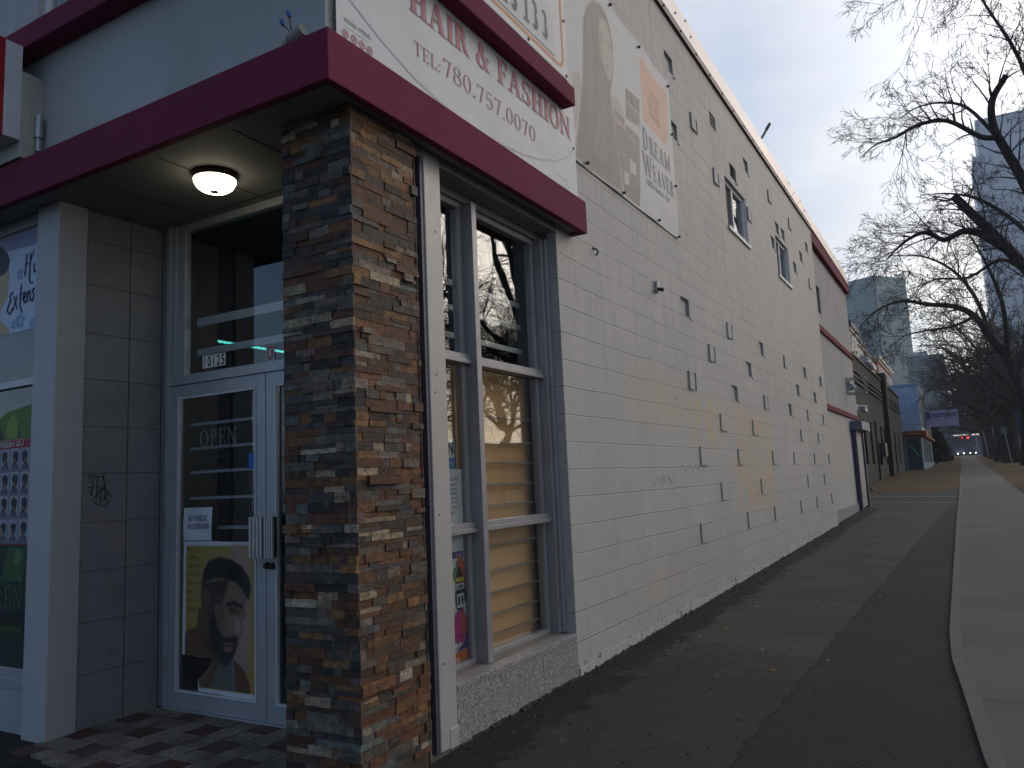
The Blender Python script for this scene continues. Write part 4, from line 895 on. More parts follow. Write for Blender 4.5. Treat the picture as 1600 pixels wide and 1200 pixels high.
poly_obj([('bg', [(-6.0, 1.86), (-5.19, 1.86), (-5.20, 2.08), (-5.515, 2.042), (-5.626, 1.98), (-6, 1.96)]), ('lt', [(-5.5, 1.87), (-5.38, 1.87), (-5.36, 1.96), (-5.42, 2.03), (-5.49, 1.98)]), ('dk', [(-6, 1.862), (-5.52, 1.862), (-5.56, 1.93), (-5.62, 1.955), (-6, 1.95)]), ('dk', [(-5.35, 1.87), (-5.33, 1.87), (-5.34, 1.97)])], 'printed_sheet', g1, toY(2.8165), gc, .0003)
g2 = thing('dark_green_poster', 'dark green poster with pale lettering filling the bottom of the left shop window', 'poster', (-5.4, 2.83, .42))
gd = {'bg': pc('deepgreen', (.010, .035, .025)), 'md': pc('midgreen', (.03, .10, .03)), 'lt': pc('brightgreen', (.07, .18, .05)), 'bk': pc('darkband', (.008, .012, .012))}
poly_obj([('bg', [(-6, .42), (-5.21, .42), (-5.21, 1.175), (-6, 1.175)]), ('md', [(-5.5, .95), (-5.25, .95), (-5.22, 1.16), (-5.42, 1.16)]), ('lt', [(-5.36, 1.06), (-5.33, 1.15), (-5.28, 1.15), (-5.27, 1.08), (-5.31, 1.04)]), ('lt', [(-5.33, 1.04), (-5.30, .97), (-5.25, .93), (-5.29, 1.0)]), ('bk', [(-6, .67), (-5.21, .67), (-5.21, .76), (-6, .76)])], 'printed_sheet', g2, toY(2.8165), gd, .0003)
serif('REN', .13, .33, pc('lettergreen', (.07, .13, .08)), g2, -5.56, .78, toY(2.8145), .10, .04); btext('UMAN HAIR', .062, pc('lettergold', (.09, .14, .04)), g2, -5.56, .63, toY(2.8145), 'lettering', 1.0, off=.001)

# ================================================================ window signs (side window)
SX = -2.693-.004
sg = thing('open_card', 'white card with EN in black over a blue strip hanging behind the narrow window', 'sign', (-2.7, 3.93, 1.53))
m_ = MB().box(-2.7045, -2.7035, 3.70, 3.972, 1.535, 1.72); m_.build('card', pc('cardwhite', (.55, .56, .56)), sg)
MB().box(-2.7034, -2.703, 3.70, 3.97, 1.537, 1.60).build('blue_strip', pc('stripblue', (.03, .15, .42)), sg)
btext('OPEN', .105, ink, sg, 3.966, 1.625, toX(-2.7034), 'lettering', .78, 'RIGHT', .001, off=.003); btext('WE ARE', .04, pc('stripwhite', (.5, .55, .6)), sg, 3.965, 1.555, toX(-2.7034), 'lettering', .9, 'RIGHT', .001)
hs = thing('business_hours_sign', 'white business hours sign with red heading behind the narrow window', 'sign', (-2.7, 4, 1.18))
MB().box(-2.703, -2.7015, 3.66, 4.042, 1.206, 1.532).build('board', pc('boardwhite', (.60, .61, .61)), hs)
btext('BUSINESS HOURS', .030, pc('headred', (.35, .04, .05)), hs, 4.0, 1.462, toX(-2.7015), 'heading', 1.0, 'RIGHT', .0008)
for k, s in enumerate(['9:00 am - 8:00 PM', '9:00 am - 6:00 PM', '9:00 am - 7:00 PM', '9:00 am - 7:00 PM', '9:00 am - 7:00 PM', '9:00 am - 7:00 PM']):
    btext(s, .020, ink, hs, 3.985, 1.432-k*.027, toX(-2.7015), 'hours_line', 1.0, 'RIGHT', .0008)
btext('CLOSED', .022, ink, hs, 3.95, 1.262, toX(-2.7015), 'hours_line', 1, 'RIGHT', .0008)
pp = thing('hair_product_poster', 'tall white poster with magenta and orange splashes in the bottom of the narrow window', 'poster', (-2.7, 4, .4))
pcx = {'white': pc('gloss', (.62, .62, .62)), 'purple': pc('purple', (.10, .04, .20)), 'green': pc('greens', (.10, .25, .10)), 'red': pc('redsplash', (.48, .08, .05)), 'orange': pc('orangep', (.52, .13, .03)), 'black': pc('blackp', (.02, .02, .02)), 'yel': pc('yellowp', (.50, .45, .05)), 'magenta': pc('magenta', (.45, .03, .20)), 'teal': pc('teal', (.05, .25, .28))}
def blob(cx, cz, a, b, seed, n=26):
    q = random.Random(seed); ph = [q.uniform(0, 6) for _ in range(4)]
    return [(cx+a*(1+.12*math.sin(3*t+ph[0])+.08*math.sin(7*t+ph[1]))*math.cos(t), cz+b*(1+.10*math.sin(4*t+ph[2])+.08*math.sin(9*t+ph[3]))*math.sin(t)) for t in [2*math.pi*i/n for i in range(n)]]
poly_obj([('white', [(3.6, .405), (4.043, .405), (4.043, 1.143), (3.6, 1.143)]), ('purple', [(3.83, 1.0), (4.035, 1.0), (4.035, 1.04), (3.83, 1.04)]),
 ('teal', blob(3.985, .93, .04, .06, 1)), ('green', blob(3.96, .90, .05, .05, 2)), ('red', blob(4.015, .87, .028, .11, 3)), ('orange', blob(4.00, .96, .035, .05, 4)), ('black', blob(3.985, .80, .055, .135, 60, 30)), ('yel', [(3.94, .86), (4.03, .86), (4.025, .885), (3.945, .885)]), ('white', [(3.945, .815), (4.03, .815), (4.03, .85), (3.945, .85)]), ('white', [(3.95, .71), (4.025, .71), (4.025, .79), (3.95, .79)]), ('black', blob(3.97, .75, .013, .03, 7)), ('black', blob(4.005, .75, .013, .03, 8)), ('purple', [(3.955, .685), (4.02, .685), (4.02, .70), (3.955, .70)]),
 ('magenta', blob(3.965, .60, .062, .10, 5)), ('red', blob(4.01, .61, .03, .08, 9)), ('purple', [(4.043, .47), (3.93, .46), (4.0, .50), (4.043, .58)]), ('orange', [(3.6, .406), (4.043, .406), (4.043, .462), (3.6, .452)]), ('magenta', [(3.80, .70), (3.83, .85), (3.86, .70), (3.83, .58)])], 'printed_sheet', pp, toX(-2.706), pcx, .0003)
btext('HAIR', .028, pcx['white'], pp, 3.945, 1.009, toX(-2.700), 'lettering', 1, 'LEFT', .0008); btext('CARE', .030, ink, pp, 3.95, .822, toX(-2.700), 'lettering', .9, 'LEFT', .0008, off=.001)
btext('SAFE', .020, ink, pp, 3.87, .50, toX(-2.700), 'lettering', 1, 'LEFT', .0008); btext('CURLING IRON', .018, ink, pp, 3.87, .475, toX(-2.700), 'lettering', 1, 'LEFT', .0008)
m_ = MB(); m_.path([(-2.7, 3.875, .60), (-2.7, 3.93, .545), (-2.7, 3.99, .555), (-2.7, 3.985, .535), (-2.7, 3.92, .52), (-2.7, 3.865, .575), (-2.7, 3.875, .60)], .0022, 4); m_.build('tool_outline', pcx['purple'], pp)

# ================================================================ banners on the side wall
def cloth(name, parent, mt, y0, y1, z0, z1, X, fy, ny=60, nz=26, edge=None):
    m_ = MB(); V = []
    for i in range(ny+1):
        for k in range(nz+1):
            u, v = i/ny, k/nz; y = y0+(y1-y0)*u; zt = z1 if edge is None else z1+edge(u, v)
            z = z0+(zt-z0)*v; V.append((X+fy(u, v), y, z))
    m_.v = V
    for i in range(ny):
        for k in range(nz):
            a = i*(nz+1)+k; m_.f.append((a, a+nz+1, a+nz+2, a+1)); m_.m.append(0)
    return m_.build(name, mt, parent, smooth=True)
def vinyl(name, c):
    t = NT(name); t.set(.5, 0, .4); t.col(t.mix(t.mr(t.noise(1.5, 5), .35, .65), c, tuple(q*.9 for q in c))); t.bump(t.noise(1.6, 4, (1, 1, 1.8)), .35, .05); return t.m
M_ban = vinyl('banner_vinyl', (.55, .57, .60))
ban = thing('hair_fashion_banner', 'white banner with red HAIR & FASHION lettering and phone number between the burgundy bands', 'banner', (-2.48, 4.1, 3.6))
def rip(u, v): return -.003*abs(math.sin(u*23))*v*(1-v)-.012*math.exp(-((v-1)/.10)**2)*abs(math.sin(u*19))
BX = -2.476
cloth('vinyl_sheet', ban, M_ban, 2.735, 5.515, 3.50, 4.50, BX, rip, edge=lambda u, v: -.02-.03*abs(math.sin(u*math.pi*4.2))*v)
MB().box(-2.50, BX-.009, 5.500, 5.512, 3.55, 4.47).build('edge_batten', mat('hem', (.30, .36, .47), .6), ban)
M_tr = pc('bannerred', (.42, .13, .17)); M_sh = pc('bannershadow', (.30, .27, .30)); M_tel = pc('bannertel', (.40, .15, .18)); TB = BX+.0008
serif('HAIR', .172, .62, M_sh, ban, 3.352, 4.116, toX(TB), .19, .05, 'letter_shadow', .0002, .04); serif('HAIR', .172, .62, M_tr, ban, 3.336, 4.124, toX(TB), .19, .05, d=.0022, gap=.04)
serif('&', .172, .175, M_sh, ban, 4.056, 4.116, toX(TB), .19, .05, 'letter_shadow', .0002); serif('&', .172, .175, M_tr, ban, 4.042, 4.124, toX(TB), .19, .05, d=.0022)
serif('FASHION', .172, 1.13, M_sh, ban, 4.316, 4.116, toX(TB), .19, .05, 'letter_shadow', .0002, .03); serif('FASHION', .172, 1.13, M_tr, ban, 4.302, 4.124, toX(TB), .19, .05, d=.0022, gap=.03)
serif('S', .172, .12, M_tr, ban, 3.13, 4.124, toX(TB), .19, .05, d=.0022)
serif('TEL:', .085, .265, M_tel, ban, 3.375, 3.868, toX(TB), .12, .05); serif('780.757.0070', .115, 1.17, M_tel, ban, 3.66, 3.872, toX(TB), .13, .045, gap=.06)
btext('MODEL MODEL', .030, ink, ban, 2.792, 3.765, toX(TB), 'lettering', 1.0, 'LEFT', .001, slope=0); btext('The most trusted hair and beauty brand', .011, ink, ban, 2.79, 3.737, toX(TB), 'lettering', 1.0, 'LEFT', .001)
btext('MODEL MODEL', .026, pc('paleink', (.30, .31, .33)), ban, 5.17, 3.735, toX(TB), 'lettering', 1.0, 'LEFT', .001); btext('for hair', .022, pc('paleink', (.30, .31, .33)), ban, 5.30, 3.70, toX(TB), 'lettering', 1.0, 'LEFT', .001)
m_ = MB()
for k, y in enumerate((2.80, 2.865, 2.925, 2.985)):
    for q in arc(y, 3.70, .024, .024, 0, 360, .007, .007, 12)+arc(y, 3.70, .010, .010, 0, 360, .005, .005, 8): m_.face([toX(TB)(a, b, .001) for a, b in q])
m_.build('social_marks', M_tr, ban)
m_ = MB(); pl = [(2.80, 3.95), (2.836, 3.907), (3.065, 3.81), (3.359, 3.723), (3.6, 3.683), (3.812, 3.66), (4.1, 3.662), (4.359, 3.685), (4.62, 3.715), (4.852, 3.76), (5.15, 3.85), (5.365, 3.958), (5.481, 4.066)]
for a, b in zip(pl, pl[1:]): m_.face([toX(TB)(a[0], a[1]-.007, .0006), toX(TB)(b[0], b[1]-.007, .0006), toX(TB)(b[0], b[1]+.007, .0006), toX(TB)(a[0], a[1]+.007, .0006)])
m_.build('curved_line', pc('lineg', (.42, .43, .46)), ban)
m_ = MB()
for y, z in ((4.083, 4.405), (5.45, 4.42), (5.48, 4.069)): m_.tube((TB-.004, y, z), (TB+.004, y, z), .012, .012, 10)
split_build(m_, 'grommet', M_blk, ban)
# board with big number
nb = thing('number_board', 'white board with black stencilled digits and an orange border above the upper band', 'sign board', (-2.45, 4.4, 4.6))
MB().box(-2.50, -2.455, 2.9, 5.405, 4.60, 6.2).build('board', mat('board_white', (.55, .55, .54), .5, 0, .08), nb, bevel=.003)
M_or = pc('orange_line', (.52, .22, .13)); m_ = MB()
m_.box(-2.4549, -2.4535, 3.0, 5.24, 4.655, 4.685).box(-2.4549, -2.4535, 5.31, 5.345, 4.76, 6.1)
for q in arc(5.24, 4.76, .105, .105, -90, 0, .035, .03, 8): m_.face([toX(-2.4535)(a, b, 0) for a, b in q])
m_.box(-2.4549, -2.4535, 4.97, 5.06, 5.12, 5.5)
m_.build('orange_border', M_or, nb)
m_ = MB().box(-2.4549, -2.451, 3.2, 5.175, 4.705, 5.08); m_.build('number_plate', pc('plate', (.52, .52, .52)), nb)
for k, ch in enumerate('13133'):
    serif(ch, .235, .115, pc('stencil', (.06, .06, .055)), nb, 4.33+k*.158+(.0 if ch != '1' else .02), 4.745+.012*k*.5, toX(-2.451), .30, .13, 'digit', .0008)
m_ = MB()
for y, z in ((5.375, 4.63), (4.75, 4.635), (4.15, 4.635), (5.375, 5.1), (5.375, 5.6)): m_.tube((-2.456, y, z), (-2.447, y, z), .012, .012, 8)
split_build(m_, 'screw', M_blk, nb)
# model banner
mb_ = thing('model_banner', 'large faded banner of a long-haired woman beside DREAM WEAVER lettering on the block wall', 'banner', (-2.48, 6.8, 4))
M_ban2 = vinyl('faded_vinyl', (.52, .52, .51)); DX = -2.482
def rip2(u, v): return -.010*math.exp(-((v)/.08)**2)*abs(math.sin(u*9))-.010*math.exp(-((1-v)/.08)**2)*abs(math.sin(u*8+.5))
DC = {'skin': pc('fadedskin', (.46, .40, .35)), 'hair': pc('fadedhair', (.225, .205, .18)), 'hairlight': pc('fadedhairlight', (.40, .36, .31)), 'brow': pc('fadedbrow', (.25, .21, .18)), 'noseshade': pc('fadednose', (.34, .28, .24)), 'lips': pc('fadedlips', (.36, .25, .23)), 'taupe': pc('taupe', (.22, .21, .185)), 'card': pc('cardpale', (.48, .48, .47)), 'stripe': pc('salmonstripe', (.42, .25, .22)), 'orange': pc('fadedorange', (.62, .33, .22)), 'hl2': pc('hairmid', (.27, .245, .21))}
DREAM = [
 ('skin',[(5.545,4.746),(5.702,4.827),(5.737,4.725),(5.629,4.429),(5.557,4.227),(5.531,4.32)]),
 ('skin',[(6.393,4.931),(6.541,4.959),(6.675,4.924),(6.709,4.762),(6.543,4.72),(6.408,4.784)]),
 ('hair',[(5.845,5.40),(5.93,5.56),(6.02,5.66),(6.106,5.72),(6.249,5.765),(6.383,5.735),(6.47,5.65),(6.51,5.50),(6.492,5.237),(6.38,4.93),(6.40,4.80),(6.446,4.721),(6.503,4.312),(6.575,4.021),(5.975,4.012),(5.527,4.012),(5.58,4.22),(5.67,4.50),(5.764,4.81),(5.80,5.10)]),
 ('hl2',[(5.95,5.5),(6.1,5.67),(6.12,5.4),(6.02,4.9),(5.86,4.3),(5.74,4.1),(5.83,4.6),(5.9,5.1)]),
 ('hl2',[(6.18,5.1),(6.24,4.8),(6.2,4.3),(6.1,4.1),(6.13,4.5)]),
 ('hairlight',[(6.087,4.615),(6.12,4.628),(6.003,4.322),(5.919,4.183)]),
 ('hairlight',[(6.407,4.774),(6.483,4.776),(6.569,4.023),(6.529,4.02)]),
 ('skin',[(6.232,5.607),(6.33,5.65),(6.40,5.64),(6.463,5.526),(6.488,5.38),(6.486,5.27),(6.45,5.16),(6.40,5.07),(6.35,5.05),(6.292,5.102),(6.23,5.19),(6.197,5.28),(6.187,5.446)]),
 ('brow',[(6.198,5.459),(6.277,5.476),(6.293,5.46),(6.199,5.446)]),
 ('brow',[(6.213,5.399),(6.25,5.412),(6.285,5.405),(6.272,5.388),(6.219,5.386)]),
 ('brow',[(6.376,5.468),(6.445,5.476),(6.447,5.464),(6.383,5.452)]), ('brow',[(6.38,5.405),(6.41,5.416),(6.44,5.405),(6.42,5.39)]),
 ('noseshade',[(6.315,5.289),(6.377,5.299),(6.368,5.271),(6.32,5.26)]),
 ('lips',[(6.296,5.185),(6.33,5.20),(6.36,5.198),(6.395,5.192),(6.37,5.158),(6.318,5.150)]),
 ('taupe',[(6.784,5.19),(7.162,5.218),(7.105,4.896),(6.733,4.844)]), ('card',[(6.797,5.057),(7.116,5.041),(7.114,5.028),(6.796,5.044)]),
 ('taupe',[(6.432,4.814),(6.698,4.818),(6.695,4.579),(6.75,4.253),(6.952,4.02),(6.60,4.02),(6.49,4.386)]),
 ('taupe',[(6.733,4.779),(7.085,4.782),(6.99,4.02),(6.62,4.02),(6.639,4.519)]),
 ('stripe',[(6.437,4.757),(6.684,4.764),(6.683,4.723),(6.446,4.717)]), ('card',[(6.425,4.707),(6.682,4.719),(6.683,4.705),(6.436,4.695)]),
 ('card',[(6.771,4.449),(6.932,4.436),(6.922,4.318),(6.761,4.297)]), ('card',[(6.602,4.258),(6.732,4.28),(6.733,4.16),(6.603,4.139)]),
 ('card',[(6.801,4.696),(6.968,4.68),(6.967,4.671),(6.799,4.683)]), ('card',[(6.547,4.435),(6.676,4.436),(6.675,4.428),(6.545,4.425)]),
 ('orange',[(7.246,5.763),(8.086,5.747),(8.03,5.35),(7.96,5.035),(7.226,5.018)]),
]
DR = {'skin': (.44, .385, .335), 'hair': (.215, .195, .17), 'hairlight': (.36, .325, .28), 'brow': (.22, .185, .16), 'noseshade': (.33, .275, .235), 'lips': (.33, .235, .21), 'taupe': (.215, .205, .18), 'card': (.48, .48, .47), 'stripe': (.42, .25, .22), 'orange': (.62, .35, .24), 'hl2': (.255, .232, .20)}
BB = {'skin': 1.2, 'hair': 1.0, 'hairlight': 1.6, 'brow': .7, 'noseshade': 1.4, 'lips': .8, 'hl2': 3}
DL = [(DR[c_], p_, BB.get(c_, 0), .75 if c_ in ('hairlight', 'hl2') else 1) for c_, p_ in DREAM]
DL += [((.34, .29, .245), el(6.215, 5.30, .03, .18), 2.5, .7), ((.48, .42, .37), el(6.40, 5.33, .035, .06), 2.5, .6), ((.33, .28, .24), el(6.25, 5.43, .045, .02), 1.6, .6), ((.33, .28, .24), el(6.41, 5.435, .04, .018), 1.6, .6), ((.08, .07, .065), el(6.25, 5.40, .018, .009), .6, .9), ((.08, .07, .065), el(6.41, 5.41, .018, .009), .6, .9), ((.28, .19, .175), [(6.30, 5.177), (6.345, 5.182), (6.39, 5.177), (6.345, 5.172)], .5, .8), ((.30, .26, .22), el(6.33, 5.09, .07, .02), 2.5, .6), ((.16, .145, .125), el(6.05, 5.15, .05, .45), 4, .5), ((.16, .145, .125), el(5.80, 4.4, .06, .25), 4, .4), ((.16, .145, .125), el(6.28, 4.5, .05, .4), 4, .45), ((.31, .28, .245), el(5.98, 5.35, .03, .25), 3, .5), ((.56, .46, .36), el(7.5, 5.25, .25, .18), 8, .25)]
U_, V_, im_ = raster(DL, 5.42, 8.17, 4.0, 5.93, 300, 210, (.52, .52, .51))
def drape(u, v):
    a_, b_ = (u-5.42)/2.75, (v-4.0)/1.93; zt = 5.93-.10*a_*b_-.03*math.sin(a_*math.pi*3)**2*b_
    return (DX+rip2(a_, b_), u, 4.0+(zt-4.0)*b_)
print_sheet('printed_vinyl', mb_, U_, V_, im_, None, print_mat('faded_print', .55), surf=drape)
tg_ = pc('dreamgrey', (.17, .17, .165)); TX = toX(DX+.0008)
serif('D', .235, .17, tg_, mb_, 7.17, 4.69, TX, .17, .06); serif('REAM', .185, .66, tg_, mb_, 7.36, 4.70, TX, .17, .06, slope=.01)
serif('W', .225, .27, tg_, mb_, 7.13, 4.425, TX, .17, .06); serif('EAVER', .175, .67, tg_, mb_, 7.42, 4.43, TX, .17, .06, slope=.01)
btext('100% Human Hair', .098, tg_, mb_, 7.19, 4.325, TX, 'lettering', 1.02, 'LEFT', .001, slope=.015); serif('REMY', .085, .27, DC['card'], mb_, 6.81, 5.075, TX, .12, .05)
for k, (s, y, z) in enumerate((('TRY', 7.50, 5.36), ('DREAM', 7.42, 5.25), ('HAIR', 7.47, 5.14))): serif(s.replace('Y', 'V'), .07, .30, pc('paleorange', (.62, .40, .30)), mb_, y, z, TX, .12, .05)
btext('SILKY STRAIGHT', .03, DC['card'], mb_, 6.22, 4.16, TX, 'lettering', 1, 'LEFT', .001); btext('REMY', .045, DC['card'], mb_, 6.80, 4.60, TX, 'lettering', 1, 'LEFT', .001); btext('REMY', .04, DC['card'], mb_, 6.55, 4.36, TX, 'lettering', 1, 'LEFT', .001)
m_ = MB()
for y, z in ((6.50, 5.86), (7.23, 5.79), (8.13, 5.76), (8.15, 5.2), (8.15, 4.6), (8.14, 4.02), (7.5, 4.03), (6.55, 4.03), (5.75, 4.04)): m_.tube((DX-.002, y, z), (DX+.024, y, z), .014, .014, 8)
split_build(m_, 'grommet', M_blk, mb_)
# projecting light box sign at the left
lb = thing('lightbox_sign', 'white projecting box sign with a red front edge at the far left', 'sign', (-5.2, 2.4, 3.6))
MB().box(-6.4, -4.945, 2.445, 2.55, 3.705, 4.335).build('cabinet', mat('cabinet_white', (.55, .58, .62), .5, 0, .05), lb, bevel=.004)
MB().box(-6.4, -4.943, 2.405, 2.4445, 3.70, 4.34).build('face_trim', mat('sign_red', (.30, .008, .02), .4), lb, bevel=.004)
MB().box(-6.4, -5.02, 2.5505, 2.6885, 3.64, 4.14).build('mounting_box', mat('cream_metal', (.42, .42, .38), .5, 0, .08), lb, bevel=.004) if False else MB().box(-6.4, -4.95, 2.5505, 2.618, 3.60, 4.17).box(-6.4, -4.945, 2.6181, 2.689, 3.60, 4.165).build('mounting_box', mat('cream_metal', (.42, .42, .38), .5, 0, .08), lb, bevel=.003)
cnd = MB().tube((-4.925, 2.65, 3.66), (-4.925, 2.65, 3.75), .018, .018, 10).tube((-4.925, 2.65, 3.75), (-4.925, 2.65, 3.90), .028, .025, 10).build('conduit_elbow', M_steel, lb, smooth=False)
MB().path([(-4.925, 2.65, 3.66), (-4.93, 2.65, 3.61), (-5.0, 2.64, 3.585)], .013, 8).build('cable', M_blk, lb)
# conduit fitting with wires on the canopy corner
wf = thing('conduit_fitting', 'grey conduit fitting with two loose blue wires on the canopy corner', 'conduit', (-2.7, 2.62, 3.6))
MB().path([(-2.95, 2.66, 3.594), (-2.75, 2.65, 3.60), (-2.69, 2.64, 3.62)], .013, 8).build('conduit', mat('dirty_conduit', (.16, .16, .15), .7), wf)
MB().tube((-2.74, 2.64, 3.612), (-2.655, 2.62, 3.64), .024, .036, 12).tube((-2.655, 2.62, 3.64), (-2.58, 2.62, 3.665), .036, .034, 12).build('elbow_body', mat('fitting_grey', (.24, .24, .22), .6), wf)
for a, b in (((-2.655, 2.61, 3.665), (-2.70, 2.60, 3.72)), ((-2.65, 2.61, 3.67), (-2.655, 2.60, 3.75))):
    MB().path([a, ((a[0]+b[0])/2, 2.60, (a[2]+b[2])/2+.01), b], .004, 6).build('wire', mat('wire_copper', (.12, .08, .04), .6), wf)
    MB().tube(b, (b[0]-.012, b[1], b[2]+.03), .009, .011, 8).build('wire_cap', mat('blue_cap', (.02, .12, .40), .5), wf)
# small things fixed to the wall
c1 = thing('wall_camera', 'small pale bracket fixed to the block wall right of the shop window', 'bracket', (-2.49, 7.32, 3.25))
MB().box(WX, WX+.035, 7.28, 7.35, 3.24, 3.35).build('plate', M_alu, c1, bevel=.004); MB().tube((WX+.03, 7.30, 3.27), (WX+.09, 7.26, 3.245), .018, .02, 10).build('arm', M_blk, c1)
c2 = thing('wall_hook', 'tiny dark rusted hook on the block wall just right of the canopy end', 'hook', (-2.49, 5.82, 3.29))
MB().path([(WX, 5.82, 3.33), (WX+.03, 5.83, 3.32), (WX+.035, 5.84, 3.29), (WX+.01, 5.845, 3.275)], .007, 6).build('rod', M_blk, c2); MB().tube((WX-.001, 5.82, 3.33), (WX+.004, 5.82, 3.33), .018, .018, 8).build('plate', M_brz, c2)
# upper windows in the block wall
for k, (y0, y1, z0, z1) in enumerate(WINS):
    X = WX-.045; t_ = .045
    m_ = MB().box(X-.05, X, y0, y0+t_, z0, z1).box(X-.05, X, y1-t_, y1, z0, z1).box(X-.05, X, y0+t_, y1-t_, z0, z0+t_).box(X-.05, X, y0+t_, y1-t_, z1-t_, z1)
    ym = (y0+y1)/2-.03; m_.box(X-.045, X-.005, ym-.03, ym+.03, z0+t_, z1-t_); m_.box(X-.02, X+.035, y1+.0, y1-.02, z0, z1)
    f = m_.build('upper_window', M_wht, store, bevel=.003, label=['nearer white framed sliding window high in the block wall', 'farther white framed sliding window high in the block wall'][k])
    MB().box(WX-.02, WX+.03, y0-.03, y1+.03, z0-.045, z0-.001).build('sill', M_wht, f)
    MB().box(X-.030, X-.026, ym+.03, y1-t_, z0+t_, z1-t_).build('pane', M_glass, f)
    MB().box(X-.038, X-.034, y0+t_, ym-.03, z0+t_, z1-t_).build('insect_screen', mat('screen_dark', (.035, .035, .04), .9), f)
    MB().box(X-.16, X-.15, y0-.02, y1+.02, z0-.02, z1+.02).build('blind', mat('dark_blind', (.04, .045, .05), .8), f)
m_ = MB()
for k in range(4): m_.box(WX-.055, WX-.01, 9.97, 10.245, 6.0+k*.048+.05, 6.0+k*.048+.062)
# (vent slats sit inside the recess of the vent block)
vz = [z for k_, y_, z in MARKS if k_ == 'V'][0]
m_ = MB()
for k in range(4): m_.box(WX-.058, WX-.008, 9.965, 10.245, vz+.02+k*.047, vz+.032+k*.047)
m_.box(WX-.0595, WX-.058, 9.962, 10.248, vz+.002, vz+.2); m_.build('vent_grille', mat('vent_metal', (.10, .10, .10), .5, .4), store)
# weathered scribbles on the wall
m_ = MB(); rg = random.Random(21)
for (ya, za) in ((7.75, 1.46), (6.9, 1.34)):
    y = ya
    for k in range(7):
        p = [(WX+.0015, y+rg.uniform(0, .06), za+rg.uniform(0, .10)) for _ in range(4)]; m_.path(p, .0014, 4); y += .085
m_.path([(WX+.0015, 7.6+.02*i, 2.22+.02*math.sin(i*.5)) for i in range(9)], .003, 4)
m_.build('faded_scribble', mat('scribble', (.40, .39, .38), .8), sidewall)
# roof stick
sk_ = thing('roof_stick', 'bent dark stick poking above the parapet', 'stick', (-2.62, 13.0, 7.3))
MB().path([(-2.63, 13.9, 7.30), (-2.62, 14.25, 7.55), (-2.6, 14.45, 7.72)], .022, 6).path([(-2.6, 14.45, 7.72), (-2.58, 14.7, 7.92)], .030, 6).build('branch', mat('stick_dark', (.03, .03, .03), .8), sk_)

# ================================================================ rear stucco building
rear = thing('rear_building', 'grey stucco building with three burgundy bands joined behind the block wall', 'building', (-3, 21, .25))
RX = -2.60
RW = (18.50, 19.24, 4.99, 5.64); rm = MB(); rc = [RW]
wall_with_holes(rm, 18.052, 24.5, -.1, 6.74, rc, RX); recess(rm, RX, *RW, .12, False)
rm.face([(RX, 24.5, -.1), (-12, 24.5, -.1), (-12, 24.5, 6.74), (RX, 24.5, 6.74)]); rm.face([(RX, 18.06, 6.739), (RX, 24.5, 6.739), (-12, 24.5, 6.739), (-12, 18.06, 6.739)])
rm.build('wall', M_rear, rear)
MB().box(RX-.02, RX+.10, 18.052, 24.55, 6.48, 6.741).build('top_band', M_burg, rear, bevel=.005)
MB().box(RX-.02, RX+.05, 18.052, 24.52, 4.52, 4.66).build('middle_band', M_burg, rear, bevel=.004)
MB().box(RX-.02, RX+.05, 18.052, 24.52, 2.745, 2.865).build('lower_band', M_burg, rear, bevel=.004)
MB().prism([(-2.49, 17.965, 6.80), (-2.49, 24.56, 6.745), (-2.9, 24.56, 6.745), (-2.9, 17.965, 6.80)], [(-2.56, 17.965, 7.20), (-2.56, 24.1, 7.16), (-2.64, 24.1, 7.16), (-2.64, 17.965, 7.20)]).build('parapet_cap', M_cap, rear)
m_ = MB().box(RX-.02, RX+.03, 18.06, 22.58, -.05, .50); m_.build('plinth', mat('plinth_grey', (.27, .265, .26), .9, 0, .2, 5, .4, 50), rear, bevel=.004)
ya, yb, za, zb = RW
f = MB().box(RX-.11, RX-.06, ya, ya+.04, za, zb).box(RX-.11, RX-.06, yb-.04, yb, za, zb).box(RX-.11, RX-.06, ya+.04, yb-.04, za, za+.04).box(RX-.11, RX-.06, ya+.04, yb-.04, zb-.04, zb).build('window_frame', M_aluf, rear)
MB().box(RX-.09, RX-.085, ya+.04, yb-.04, za+.04, zb-.04).build('pane', M_glass, f); MB().box(RX-.2, RX-.19, ya-.02, yb+.04, za-.02, zb+.04).build('blind', mat('dark_blind', (.04, .045, .05), .8), f)
# roller shutter
rsd = MB()
z = .36
while z < 2.42: rsd.box(RX+.02, RX+.075, 22.78, 24.25, z, z+.052); rsd.box(RX+.02, RX+.055, 22.78, 24.25, z+.0521, z+.0649); z += .065
sh = rsd.build('roller_shutter', mat('shutter_metal', (.36, .36, .37), .5, .3), rear)
for ya_, yb_ in ((22.58, 22.779), (24.2501, 24.42)): MB().box(RX+.001, RX+.12, ya_, yb_, .25, 2.42).build('guide_rail', mat('navy_metal', (.06, .06, .10), .5, .2), sh, bevel=.003)
MB().box(RX+.001, RX+.30, 22.50, 24.45, 2.421, 2.66).build('housing', mat('housing_metal', (.17, .17, .22), .5, .2), sh, bevel=.005)
